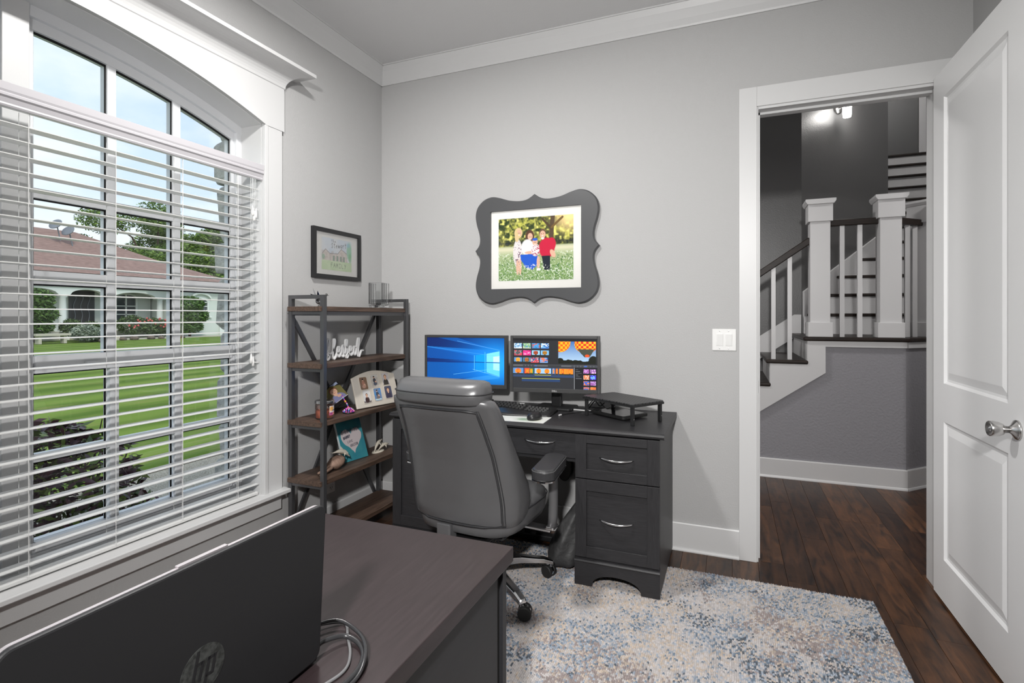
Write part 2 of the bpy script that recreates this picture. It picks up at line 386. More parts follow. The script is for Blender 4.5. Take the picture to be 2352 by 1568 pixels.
# ---- flat prints: a raster painted in code, carried by the vertex colours of a thin sheet
class Img:
    def __init__(s, w, h, col):
        s.w, s.h = w, h; s.a = np.zeros((h, w, 3)); s.a[:] = S(col); s.Y, s.X = np.mgrid[0:h, 0:w]
        s.X = (s.X + 0.5) / w; s.Y = 1 - (s.Y + 0.5) / h      # u right, v up, 0..1
        s.asp = w / h
    def put(s, m, col, a=1.0):
        m = np.clip(m * a, 0, 1)[..., None]; s.a = s.a * (1 - m) + np.array(S(col)) * m
    def rect(s, x0, y0, x1, y1, col, a=1.0): s.put(((s.X >= x0) & (s.X <= x1) & (s.Y >= y0) & (s.Y <= y1)).astype(float), col, a)
    def ell(s, cx, cy, rx, ry, col, a=1.0, rot=0.0, soft=0.15):
        dx = (s.X - cx) * s.asp; dy = s.Y - cy; c, q = math.cos(rot), math.sin(rot)
        d = np.sqrt(((dx * c + dy * q) / (rx * s.asp)) ** 2 + ((-dx * q + dy * c) / ry) ** 2)
        s.put(np.clip((1 - d) / soft + 0.5, 0, 1), col, a)
    def poly(s, pts, col, a=1.0):
        m = np.zeros_like(s.X, bool); n = len(pts)
        for i in range(n):
            x0, y0 = pts[i]; x1, y1 = pts[(i + 1) % n]
            if y0 == y1: continue
            m ^= ((y0 > s.Y) != (y1 > s.Y)) & (s.X < (x1 - x0) * (s.Y - y0) / (y1 - y0) + x0)
        s.put(m.astype(float), col, a)
    def line(s, pts, w, col, a=1.0):
        best = np.full_like(s.X, 9.0)
        for (x0, y0), (x1, y1) in zip(pts[:-1], pts[1:]):
            ax, ay = x0 * s.asp, y0; dx, dy = (x1 - x0) * s.asp, y1 - y0; L = dx * dx + dy * dy + 1e-9
            t = np.clip(((s.X * s.asp - ax) * dx + (s.Y - ay) * dy) / L, 0, 1)
            best = np.minimum(best, np.hypot(s.X * s.asp - ax - t * dx, s.Y - ay - t * dy))
        s.put(np.clip((w - best) * s.h + 0.5, 0, 1), col, a)
    def noise(s, n, seed):
        r = np.random.default_rng(seed).random((n + 2, int(n * s.asp) + 3)); y = s.Y * n; x = s.X * n * s.asp
        i = np.floor(y).astype(int); j = np.floor(x).astype(int); fy = y - i; fx = x - j
        fy = fy * fy * (3 - 2 * fy); fx = fx * fx * (3 - 2 * fx)
        return (r[i, j] * (1 - fx) + r[i, j + 1] * fx) * (1 - fy) + (r[i + 1, j] * (1 - fx) + r[i + 1, j + 1] * fx) * fy
    def sub(s, other, x0, y0, x1, y1):
        ix = np.clip(((s.X - x0) / (x1 - x0) * other.w).astype(int), 0, other.w - 1)
        iy = np.clip(((y1 - s.Y) / (y1 - y0) * other.h).astype(int), 0, other.h - 1)
        m = ((s.X >= x0) & (s.X <= x1) & (s.Y >= y0) & (s.Y <= y1))[..., None]
        s.a = np.where(m, other.a[iy, ix], s.a)
def sheet(name, img, M, w, h, m, parent, mask=None):
    """thin sheet w x h centred on M (local x right, y up, z out)"""
    H, W = img.h, img.w
    xs = np.linspace(-w / 2, w / 2, W + 1); ys = np.linspace(h / 2, -h / 2, H + 1)
    gx, gy = np.meshgrid(xs, ys); co = np.stack([gx, gy, np.zeros_like(gx)], -1).reshape(-1, 3)
    T = np.array((wm(parent).inverted() @ M) if parent else M); co = co @ T[:3, :3].T + T[:3, 3]
    i, j = np.mgrid[0:H, 0:W]; q = (i * (W + 1) + j)
    faces = np.stack([q + W + 1, q + W + 2, q + 1, q], -1).reshape(-1, 4)
    cols = img.a.reshape(-1, 3)
    if mask is not None:
        keep = mask(img.X, img.Y).reshape(-1); faces = faces[keep]; cols = cols[keep]
    me = bpy.data.meshes.new(name); me.vertices.add(len(co)); me.vertices.foreach_set('co', co.ravel().astype(np.float32))
    nf = len(faces); me.loops.add(nf * 4); me.loops.foreach_set('vertex_index', faces.ravel().astype(np.int32))
    me.polygons.add(nf); me.polygons.foreach_set('loop_start', np.arange(0, nf * 4, 4, dtype=np.int32))
    me.update(calc_edges=True)
    at = me.color_attributes.new('Col', 'FLOAT_COLOR', 'CORNER')
    c4 = np.ones((nf * 4, 4), np.float32); c4[:, :3] = np.repeat(cols, 4, axis=0); at.data.foreach_set('color', c4.ravel())
    me.materials.append(MATS[m]); o = bpy.data.objects.new(name, me); COL.objects.link(o)
    if parent: o.parent = parent; WM[o.name] = wm(parent)
    return o

# ================================================================== THE SETTING
XR, YB, ZC = 3.34, -4.6, 3.07            # right wall, wall behind the camera, ceiling
WYR, WYL, WYC = -1.044, -3.026, -2.035   # window opening right, left, centre
WZ0, WAP, WR = 0.372, 2.482, 3.15        # sill, apex and radius of the arch
def arch(y, inset=0.0):
    return WAP - WR + math.sqrt((WR - inset) ** 2 - (y - WYC) ** 2)
# floor slab, planks on it
fl = st(MB().box(-0.2, 5.2, YB - 0.1, 6.2, -0.12, -0.012).build('floor', 'spline_dark'))
def plank_mesh(L, w=0.127):
    g = 0.0005
    b = MB().prism([(-w / 2 + g, -0.011), (w / 2 - g, -0.011), (w / 2 - g, -0.0009), (w / 2 - g - 0.0009, 0), (-w / 2 + g + 0.0009, 0), (-w / 2 + g, -0.0009)], -L / 2 + g, L / 2 - g, 'y')
    me = b.mesh('plank'); me.materials.append(MATS['oak_plank']); return me
PL = {L: plank_mesh(L) for L in (0.41, 0.62, 0.93, 1.24)}
x = 0.07
while x < 4.7:
    y1 = 1.66 if x < 3.50 else 2.25
    y = y1 + random.uniform(0.0, 0.35)
    lim = -0.77 if x < 2.9 else -1.75
    while y > lim:
        L = random.choice((0.41, 0.62, 0.62, 0.93, 0.93, 1.24)); yc = y - L / 2
        if yc - L / 2 < 3:
            inst('plank', PL[L], fl, Matrix.Translation((x, yc, 0)))
        y -= L
    x += 0.127
# plain boards where neither camera nor rug gap shows them
MB().box(-0.19, 2.84, YB, -0.75, -0.011, -0.002).box(2.84, XR, YB, -2.2, -0.011, -0.002).build('floor_boards', 'oak_plank', fl)
# room walls
T = 0.2
b = MB().box(-T, 0, WYR, 0.12, 0, ZC).box(-T, 0, YB - 0.1, WYL, 0, ZC).box(-T, 0, WYL, WYR, 0, WZ0)
N = 28
for i in range(N):
    y0 = WYL + (WYR - WYL) * i / N; y1 = WYL + (WYR - WYL) * (i + 1) / N
    b.prism([(y0, arch(y0)), (y1, arch(y1)), (y1, ZC), (y0, ZC)], -T, 0, 'x')
st(b.build('wall_left', 'wall_paint'))
DX0, DX1, DZ = 2.418, 3.20, 2.425        # door opening
st(MB().box(0.0, DX0, 0, 0.12, 0, ZC).box(DX1, XR + 0.1, 0, 0.12, 0, ZC).box(DX0, DX1, 0, 0.12, DZ, ZC).build('wall_back', 'wall_paint'))
st(MB().box(XR, XR + 0.1, YB - 0.1, 0.0, 0, ZC).build('wall_right', 'wall_paint'))
st(MB().box(0, XR, YB - 0.1, YB, 0, ZC).build('wall_front', 'wall_paint'))
st(MB().box(-0.45, XR + 0.1, YB - 0.15, 0.12, ZC, ZC + 0.15).build('ceiling', 'ceiling_paint'))
# crown moulding (tall shallow cove) and baseboards with shoe moulding
crown = [(0, 2.935), (0.008, 2.935), (0.012, 2.945), (0.016, 2.98), (0.026, 3.03), (0.038, 3.062), (0.044, 3.062), (0.044, ZC), (0, ZC)]
st(MB().prism([(-o, z) for o, z in crown], 0, XR, 'x').build('trim_1', 'trim_white'))
st(MB().prism([(o, z) for o, z in crown], YB, 0, 'y').build('trim_2', 'trim_white'))
st(MB().prism([(XR - o, z) for o, z in crown], YB, 0, 'y').build('trim_3', 'trim_white'))
base = [(0, 0), (0.026, 0), (0.026, 0.006), (0.022, 0.016), (0.016, 0.020), (0.015, 0.148), (0.012, 0.155), (0, 0.155)]
st(MB().prism([(-o, z) for o, z in base], 0, 2.327, 'x').build('baseboard_back', 'trim_white'))
st(MB().prism([(o, z) for o, z in base], YB, 0, 'y').build('baseboard_left', 'trim_white'))
st(MB().prism([(XR - o, z) for o, z in base], YB, -0.02, 'y').build('baseboard_right', 'trim_white'))

# ---- door opening: jambs, stops, casing
t = root('trim_4', (DX0, 0, 0))
MB().box(2.327, 2.414, -0.021, 0, 0, 2.535).build('casing_side', 'trim_white', t, bevel=0.002)
MB().box(2.414, 3.29, -0.021, 0, 2.43, 2.535).build('casing_head', 'trim_white', t, bevel=0.002)
MB().box(3.205, 3.29, -0.021, 0, 0, 2.43).build('casing_side', 'trim_white', t, bevel=0.002)
MB().box(2.404, DX0 + 0.004, -0.012, 0.13, 0, 2.43).build('jamb', 'trim_white', t, bevel=0.0015)
MB().box(3.196, 3.212, -0.006, 0.13, 0, 2.43).build('jamb', 'trim_white', t)
MB().box(DX0, DX1, -0.012, 0.13, 2.416, 2.432).build('head_jamb', 'trim_white', t, bevel=0.0015)
MB().box(DX0 + 0.004, DX0 + 0.014, 0.045, 0.085, 0, 2.416).box(DX0, DX1, 0.045, 0.085, 2.404, 2.416).build('door_stop', 'trim_white', t)
MB().box(2.30, 2.41, 0.12, 0.14, 0, 2.52).box(3.2, 3.31, 0.12, 0.14, 0, 2.52).box(2.41, 3.2, 0.12, 0.14, 2.42, 2.52).build('hall_casing', 'trim_white', t)
MB().box(2.4175, 2.4235, 0.004, 0.032, 0.90, 0.965).build('strike_plate', 'nickel', t)
# ---- the open door
d = root('door_1', (3.198, -0.03, 0.012))
FX, BX = 3.180, 3.215; y0, y1 = -0.905, -0.028; ys, yl = -0.763, -0.157
zz = [0.012, 0.205, 0.833, 1.007, 2.31, 2.44]
MB().box(FX + 0.012, BX, y0, y1, zz[0], zz[5]).box(FX, FX + 0.012, y0, ys, zz[0], zz[5]).box(FX, FX + 0.012, yl, y1, zz[0], zz[5]) \
    .box(FX, FX + 0.012, ys, yl, zz[0], zz[1]).box(FX, FX + 0.012, ys, yl, zz[2], zz[3]).box(FX, FX + 0.012, ys, yl, zz[4], zz[5]).build('door_leaf', 'door_white', d)
for za, zb in ((zz[1], zz[2]), (zz[3], zz[4])):
    rings = []
    for ins, dep in ((0, 0), (0.010, 0.0095), (0.020, 0.0105), (0.052, 0.003), (0.056, 0.0028)):
        rings.append([(FX + dep, ys + ins, za + ins), (FX + dep, yl - ins, za + ins), (FX + dep, yl - ins, zb - ins), (FX + dep, ys + ins, zb - ins)])
    m = MB(); m.loft(rings, cap=False); m.add(rings[-1], [(0, 1, 2, 3)])
    m.build('door_panel', 'door_white', d)
kM = Matrix.Translation((FX, -0.828, 0.927)) @ Matrix.Rotation(-PI / 2, 4, 'Y')
k = MB().lathe([(0.006, 0.02), (0.011, 0.021), (0.0125, 0.036), (0.019, 0.040), (0.0245, 0.052), (0.0265, 0.068), (0.0262, 0.076), (0.024, 0.079), (0.012, 0.071), (0.002, 0.073)], 32, kM).build('knob', 'nickel', d, smooth=True)
MB().lathe([(0.034, 0.0), (0.034, 0.005), (0.030, 0.008), (0.014, 0.018), (0.011, 0.024)], 32, kM).build('rosette', 'nickel', k, smooth=True)
MB().lathe([(0.0145, 0.0745), (0.0055, 0.077), (0.004, 0.0785), (0.0005, 0.079)], 16, kM).build('turn_button', 'chrome', k, smooth=True)
for z in (0.22, 1.25, 2.25): MB().tube([(3.205, -0.024, z - 0.045), (3.205, -0.024, z + 0.045)], 0.006, 8).build('hinge', 'nickel', d)

# ---- arched twin window in the left wall
def make_window(name, sgn):
    """sgn +1: half next to the corner; -1: its mirror image"""
    Y = lambda y: y if sgn > 0 else 2 * WYC - y
    w = root(name, (-0.14, Y(-1.5), WZ0))
    XF, XB, XG = -0.140, -0.215, -0.178
    def bar(n, ya, yb, za, zb, xf=XF - 0.022, xb=XB, bev=0.003): return MB().box(xb, xf, min(Y(ya), Y(yb)), max(Y(ya), Y(yb)), za, zb).build(n, 'vinyl_white', w, bevel=bev)
    E_, MU = -1.094, -1.985            # glass edge at the jamb, mullion edge
    # outer frame: side, sill, arch head
    bar('side_frame', -1.036, -1.078, WZ0, 2.30, XF - 0.0015, XB + 0.001); bar('side_frame', -1.077, E_, WZ0, 2.28, XF - 0.0215, XB + 0.001)
    bar('side_frame', -1.957, -1.99, WZ0, 2.40, XF - 0.0215, XB + 0.001)
    bar('sill_frame', -1.046, MU, WZ0, 0.415, XF)
    m = MB(); K = 16
    for i in range(K):
        ya = -1.034 + (MU + 1.034) * i / K; yb = -1.034 + (MU + 1.034) * (i + 1) / K
        m.prism([(Y(ya), arch(ya, 0.045)), (Y(yb), arch(yb, 0.045)), (Y(yb), arch(yb) + 0.004), (Y(ya), arch(ya) + 0.004)], XB, XF, 'x')
        m.prism([(Y(ya), arch(ya, 0.085)), (Y(yb), arch(yb, 0.085)), (Y(yb), arch(yb, 0.04)), (Y(ya), arch(ya, 0.04))], XB, XF - 0.02, 'x')
    m.build('arch_head', 'vinyl_white', w)
    # sash rails and grille bars
    bar('meeting_rail', E_, -1.957, 1.093, 1.160, XF - 0.012); bar('grille_bar', E_, -1.957, 1.435, 1.486); bar('transom_bar', E_, -1.957, 1.762, 1.80)
    bar('bottom_rail', E_, -1.957, 0.415, 0.455, XF - 0.01); bar('grille_bar', E_, -1.957, 0.755, 0.783)
    cols = [(-1.094, -1.372), (-1.410, -1.662), (-1.698, -1.957)]
    for ya, yb in ((-1.372, -1.410), (-1.662, -1.698)):
        bar('grille_bar', ya, yb, 1.158, arch((ya + yb) / 2, 0.075), XF - 0.0235, XB + 0.0015); bar('grille_bar', ya + 0.012, yb + 0.012, 0.453, 1.095, XF - 0.0235, XB + 0.0015)
    MB().box(XF - 0.012, XF + 0.006, min(Y(-1.22), Y(-1.27)), max(Y(-1.22), Y(-1.27)), 1.12, 1.128).box(XF - 0.012, XF + 0.006, min(Y(-1.74), Y(-1.79)), max(Y(-1.74), Y(-1.79)), 1.12, 1.128).build('sash_lock', 'vinyl_white', w)
    for ya, yb in cols:
        for za, zb in ((0.455, 0.755), (0.783, 1.093), (1.16, 1.435), (1.486, 1.762)):
            a, c = sorted((Y(ya), Y(yb))); MB().box(XG - 0.004, XG, a, c, za, zb).build('pane', 'window_glass', w)
            MB().box(XG, XG + 0.004, a, a + 0.006, za, zb).box(XG, XG + 0.004, c - 0.006, c, za, zb).box(XG, XG + 0.004, a, c, zb - 0.006, zb).build('gasket', 'gap_dark', w)
        pts = [(ya + (yb - ya) * i / 6) for i in range(7)]
        poly = [(Y(ya), 1.80)] + [(Y(q), arch(q, 0.087)) for q in pts] + [(Y(yb), 1.80)]
        MB().prism(poly, XG - 0.004, XG, 'x').build('pane', 'window_glass', w)
        m = MB()
        for q0, q1 in zip(pts[:-1], pts[1:]): m.prism([(Y(q0), arch(q0, 0.094)), (Y(q1), arch(q1, 0.094)), (Y(q1), arch(q1, 0.084)), (Y(q0), arch(q0, 0.084))], XG, XG + 0.004, 'x')
        a, c = sorted((Y(ya), Y(yb))); m.box(XG, XG + 0.004, a, a + 0.005, 1.80, arch(ya, 0.09)).box(XG, XG + 0.004, c - 0.005, c, 1.80, arch(yb, 0.09))
        m.build('gasket', 'gap_dark', w)
    return w
make_window('window_1', 1); make_window('window_2', -1)
# casing, stool, apron, head board and cornice around both halves
t = root('trim_5', (0, WYC, WZ0))
MB().box(-0.145, 0.0, WYR - 0.004, WYR + 0.006, WZ0, arch(WYR)).build('jamb_liner', 'trim_white', t)
MB().box(-0.145, 0.0, WYL - 0.006, WYL + 0.004, WZ0, arch(WYL)).build('jamb_liner', 'trim_white', t)
MB().box(-0.22, -0.13, WYC - 0.032, WYC + 0.050, WZ0, arch(WYC) - 0.004).build('mullion_post', 'trim_white', t, bevel=0.002)
m = MB()
for i in range(N):
    ya = WYL + (WYR - WYL) * i / N; yb = WYL + (WYR - WYL) * (i + 1) / N
    m.prism([(ya, arch(ya) - 0.004), (yb, arch(yb) - 0.004), (yb, arch(yb) + 0.003), (ya, arch(ya) + 0.003)], -0.145, 0.0, 'x')
m.build('arch_soffit', 'ceiling_paint', t)
for s in (1, -1):
    ya, yb = (WYR - 0.002, -0.924) if s > 0 else (2 * WYC + 0.924, WYL + 0.002)
    MB().box(0, 0.019, ya, yb, WZ0, 2.324).build('side_casing', 'trim_white', t, bevel=0.0015)
    yb2 = ya + 0.022 if s > 0 else yb - 0.022
    MB().box(0.019, 0.026, min(ya if s > 0 else yb, yb2), max(ya if s > 0 else yb, yb2), WZ0, 2.318).build('side_bead', 'trim_white', t, bevel=0.002)
m = MB(); m2 = MB()
for i in range(N):
    ya = WYL + (WYR - WYL) * i / N; yb = WYL + (WYR - WYL) * (i + 1) / N
    m.prism([(ya, arch(ya)), (yb, arch(yb)), (yb, 2.556), (ya, 2.556)], 0, 0.022, 'x')
    m2.prism([(ya, arch(ya) - 0.003), (yb, arch(yb) - 0.003), (yb, arch(yb) + 0.012), (ya, arch(ya) + 0.012)], 0.02, 0.029, 'x')
m.box(0, 0.022, WYR, -0.912, 2.32, 2.556).box(0, 0.022, 2 * WYC + 0.912, WYL, 2.32, 2.556)
m.build('head_board', 'trim_white', t); m2.build('arch_bead', 'trim_white', t)
prof = [(0.0, 2.552), (0.004, 2.556)] + [(0.004 + 0.100 * (1 - math.cos(a)), 2.556 + 0.082 * math.sin(a)) for a in [PI / 2 * i / 10 for i in range(1, 11)]] + [(0.110, 2.640), (0.117, 2.642), (0.117, 2.660), (0.0, 2.664)]
rings = []
yr, yl_ = -0.912, 2 * WYC + 0.912
for P in (lambda o: (0.0, yr + o), lambda o: (0.022 + o, yr + o), lambda o: (0.022 + o, yl_ - o), lambda o: (0.0, yl_ - o)):
    rings.append([(P(o)[0], P(o)[1], z) for o, z in prof])
MB().loft(rings).build('cornice', 'trim_white', t)
MB().prism([(-0.14, WYL - 0.002), (-0.14, WYR + 0.002), (0.0, WYR + 0.002), (0.0, -0.895), (0.062, -0.895), (0.062, 2 * WYC + 0.895), (0.0, 2 * WYC + 0.895), (0.0, WYL - 0.002)], 0.352, 0.374, 'z').build('stool', 'trim_white', t, bevel=0.004)
MB().box(0, 0.020, 2 * WYC + 0.930, -0.930, 0.268, 0.352).build('apron', 'trim_white', t, bevel=0.0015)

# ---- hall and stairwell shell
st(MB().prism([(0.4, 0), (3.511, 0), (3.511, 1.10), (2.90, 1.10), (2.90, 0.85), (1.78, 0.05), (0.4, 0.05)], 1.701, 1.80, 'y').build('wall_understairs', 'stair_wall'))
c45 = Matrix.Translation((3.511, 1.70, 0)) @ Matrix.Rotation(math.radians(46), 4, 'Z')
st(MB().box(0, 1.3, 0, 0.1, 0, 1.09, c45).build('wall_understairs_return', 'stair_wall'))
hb = [(-o, z) for o, z in base]
st(MB().prism([(1.70 - o, z) for o, z in base], 0.4, 3.517, 'x').build('baseboard_hall', 'stair_white'))
st(MB().prism([(-o, z) for o, z in base], -0.006, 1.3, 'x', c45).build('baseboard_hall_return', 'stair_white'))
st(MB().box(0.4, 2.925, 2.70, 2.80, 0, 5.6).build('wall_stairs', 'hall_dark'))
dM = Matrix.Translation((2.92, 2.70, 0)) @ Matrix.Rotation(PI / 4, 4, 'Z')
st(MB().box(0, 1.30, 0, 0.1, 0.9, 5.6, dM).build('wall_stairs_diagonal', 'hall_dark'))
st(MB().box(3.74, 3.84, 3.62, 5.6, 0.9, 5.6).build('wall_stairs_upper', 'hall_dark'))
st(MB().box(3.7, 5.2, 5.55, 5.65, 0, 5.6).build('wall_stairs_end', 'hall_dark'))
st(MB().box(5.1, 5.2, 0.1, 5.6, 0, 5.6).build('wall_hall_right', 'wall_paint'))
st(MB().box(0.3, 0.4, 0.12, 2.8, 0, 5.6).build('wall_hall_left', 'wall_paint'))
st(MB().box(3.46, 5.2, 0.0, 0.12, 0, 5.6).box(-0.2, 3.46, 0.06, 0.12, ZC, 5.6).build('wall_hall_front', 'wall_paint'))
st(MB().box(0.3, 5.2, 0.12, 1.9, ZC, ZC + 0.12).build('ceiling_hall', 'ceiling_paint'))
st(MB().box(0.3, 5.2, 0.0, 5.7, 5.6, 5.7).build('ceiling_stairwell', 'ceiling_paint'))
st(MB().box(4.626, 4.705, 5.525, 5.55, 3.40, 5.5).build('trim_6', 'stair_white'))

# ---- staircase
LZ, RISE, RUN = 1.15, 0.19, 0.27
stair = thing('staircase', 'white staircase with dark wooden treads and railing beyond the open doorway', 'staircase', (2.9, 1.7, 0))
def tread(xn, z, y0=1.672, y1=2.70, depth=RUN + 0.035):
    return MB().box(xn, xn + depth, y0, y1, z - 0.030, z).build('tread', 'tread_dark', stair, bevel=0.010, seg=3)
nos = [2.825 - RUN * i for i in range(0, 7)]
for i in range(1, 7):
    z = LZ - RISE * i; tread(nos[i], z)
for i in range(0, 7):
    z = LZ - RISE * i
    MB().box(nos[i] + 0.028, nos[i] + 0.045, 1.70, 2.69, max(z - RISE, 0), z - 0.03).build('riser', 'stair_white', stair)
# landing with chamfered corner
land = [(2.825, 1.664), (3.525, 1.664), (4.30, 2.465), (4.30, 2.75), (2.95, 2.75), (2.825, 2.69)]
MB().prism(land, LZ - 0.032, LZ, 'z').build('landing', 'tread_dark', stair, bevel=0.010, seg=3)
MB().prism([(2.86, 1.72), (3.50, 1.72), (4.24, 2.49), (4.24, 2.7), (2.86, 2.7)], LZ - 0.10, LZ - 0.033, 'z').build('landing_frame', 'stair_white', stair)
MB().box(2.98, 3.513, 1.682, 1.70, 1.072, 1.118).build('fascia', 'stair_white', stair)
MB().box(0, 1.1, -0.018, 0, 1.072, 1.118, c45).build('fascia', 'stair_white', stair)
# outer stringer: saw-tooth top below the treads, straight soffit
top = [(2.98, 1.118)]
for i in range(0, 6):
    top += [(nos[i] + 0.03, LZ - RISE * i - 0.031), (nos[i] + 0.03, LZ - RISE * (i + 1) - 0.031)]
low = [(nos[5] + 0.03 - 0.2, 0.0), (2.492 - 0.73, 0.0), (2.492, 0.518), (2.98, 0.866)]
MB().prism(top + [(nos[5] - 0.16, LZ - RISE * 6 - 0.031), (nos[5] - 0.16, 0), (2.492 - 0.73, 0.0), (2.492, 0.518), (2.98, 0.866)], 1.681, 1.70, 'y').build('stringer', 'stair_white', stair)
# wall skirt of the lower flight
sk = [(1.3, 0.20), (1.3, 0.0), (2.90, 1.15), (2.915, 1.36), (2.86, 1.36), (2.84, 1.33), (2.80, 1.31)]
MB().prism([(1.3, 0.0), (2.92, 1.15), (2.92, 1.33), (2.86, 1.33), (1.3, 0.24)], 2.678, 2.70, 'y').build('skirt_board', 'stair_white', stair)
# upper flight climbing away, cut on the left by the diagonal wall
Y1, RU, R2 = 2.53, 0.243, 0.19
def leftx(y): return max(min(2.92 + (y - 2.70) + 0.03, 3.86), 2.95)
for i in range(0, 12):
    yn = Y1 + RU * i; z = LZ + R2 * (i + 1)
    xl = leftx(yn + 0.03)
    MB().prism([(leftx(yn), yn), (5.09, yn), (5.09, yn + RU + 0.03), (leftx(yn + RU + 0.03), yn + RU + 0.03)], z - 0.028, z, 'z').build('tread', 'tread_dark', stair, bevel=0.008)
    MB().box(xl - 0.02, 5.09, yn + 0.025, yn + 0.04, z - R2, z - 0.028).build('riser', 'stair_white', stair)
sl = R2 / RU
def dz_(s): return LZ + 0.06 + (s * math.sin(PI / 4) + 2.70 - Y1) * sl + 0.20
MB().add([dM @ Vector(p) for p in [(0.02, -0.022, LZ), (0.02, -0.022, dz_(0.02)), (1.28, -0.022, dz_(1.28)), (1.28, -0.022, LZ + 0.4), (0.02, 0, LZ), (0.02, 0, dz_(0.02)), (1.28, 0, dz_(1.28)), (1.28, 0, LZ + 0.4)]],
    [(0, 1, 2, 3), (7, 6, 5, 4), (0, 4, 5, 1), (1, 5, 6, 2), (2, 6, 7, 3), (3, 7, 4, 0)]).build('skirt_board', 'stair_white', stair)
# newel posts: shaft, plinth, boxed cap with oversailing top
def newel(x, y, rot, h=1.09, z0=LZ):
    M = Matrix.Translation((x, y, z0)) @ Matrix.Rotation(rot, 4, 'Z')
    p = MB().box(-0.070, 0.070, -0.070, 0.070, 0, h - 0.02, M).build('newel_post', 'stair_white', stair, bevel=0.003)
    MB().box(-0.086, 0.086, -0.086, 0.086, 0, 0.115, M).build('plinth', 'stair_white', p, bevel=0.003)
    MB().box(-0.086, 0.086, -0.086, 0.086, h - 0.175, h - 0.025, M).build('cap_box', 'stair_white', p, bevel=0.002)
    MB().prism([(-0.092, h - 0.04), (0.092, h - 0.04), (0.106, h - 0.018), (0.106, h), (-0.106, h), (-0.106, h - 0.018)], -0.106, 0.106, 'y', M).build('cap_top', 'stair_white', p, bevel=0.002)
newel(2.945, 1.765, 0); newel(3.415, 1.765, 0); newel(3.725, 2.06, math.radians(46), 1.08)
def rail(p, q, w=0.055, hgt=0.05):
    p, q = Vector(p), Vector(q); M = frame_M(p, q - p, Vector((0, 0, 1)).cross(q - p)); L = (q - p).length
    MB().box(0, L, -w / 2, w / 2, -hgt / 2, hgt / 2, M).build('handrail', 'tread_dark', stair, bevel=0.006)
sl1 = RISE / RUN
rail((2.885, 1.77, 1.93), (1.5, 1.77, 1.93 - 1.385 * sl1)); rail((3.01, 1.77, 2.055), (3.35, 1.77, 2.055)); rail((3.46, 1.81, 2.055), (3.685, 2.02, 2.055))
def baluster(x, y, z0, z1): MB().box(x - 0.016, x + 0.016, y - 0.016, y + 0.016, z0, z1).build('baluster', 'stair_white', stair)
for i in range(1, 5):
    for f in (0.06, 0.18):
        xx = nos[i] + f; baluster(xx, 1.77, LZ - RISE * i, 1.905 - (2.885 - xx) * sl1)
for xx in (3.105, 3.225): baluster(xx, 1.77, LZ, 2.03)
for xx in (3.50, 3.575, 3.64): baluster(xx, 1.77 + (xx - 3.42) * 1.02, LZ, 2.03)

# ================================================================== THINGS IN THE ROOM
# ---- added ceiling lamps (flush domes, out of the frame)
def dome(loc, label):
    t = thing('added_ceiling_lamp', label, 'lamp', (loc[0], loc[1], ZC))
    M = Matrix.Translation((loc[0], loc[1], ZC))
    MB().lathe([(0.0, 0), (0.17, 0), (0.17, -0.02), (0.155, -0.03), (0.0, -0.03)], 32, M).build('canopy', 'nickel', t, smooth=True)
    MB().lathe([(0.15, -0.03), (0.15, -0.06), (0.12, -0.085), (0.06, -0.10), (0.0, -0.105)], 32, M).build('diffuser', 'added_dome_lit', t, smooth=True)
dome((LAMP_A[0], LAMP_A[1] - 0.42), 'added unseen round flush ceiling lamp between window and desk')
dome((LAMP_H[0], LAMP_H[1] - 0.42), 'added unseen round flush ceiling lamp over the foot of the stairs'); dome((4.45, 0.53), 'added unseen round flush ceiling lamp at the hall end beyond the door')
t = thing('added_floor_lamp', 'added unseen tall black gooseneck floor lamp lighting the room from behind', 'lamp', (LAMP_B[0] + 0.12, LAMP_B[1] - 0.12, 0))  # lamp body made up to carry the added spot
fM_ = Matrix.Translation((LAMP_B[0] + 0.12, LAMP_B[1] - 0.12, 0))
MB().lathe([(0.0, 0.0), (0.15, 0.0), (0.15, 0.012), (0.03, 0.03), (0.0, 0.03)], 28, fM_).build('base', 'black_metal', t, smooth=True)
MB().tube([fM_ @ Vector((0, 0, 0.03)), fM_ @ Vector((0, 0, 2.40))], 0.012, 10).build('pole', 'black_metal', t)
MB().tube([fM_ @ Vector((0, 0, 2.40)), fM_ @ Vector((-0.05, 0.05, 2.50)), fM_ @ Vector((-0.12, 0.12, 2.52))], 0.009, 8).build('gooseneck', 'black_metal', t)
MB().lathe([(0.02, 0.10), (0.06, 0.09), (0.115, -0.02), (0.118, -0.02), (0.065, 0.095), (0.02, 0.105)], 24, Matrix.Translation(LAMP_B) @ (Vector(LAMP_B) - Vector((1.45, -0.3, 0.95))).to_track_quat('Z', 'Y').to_matrix().to_4x4()).build('lamp_head', 'black_metal', t, smooth=True)

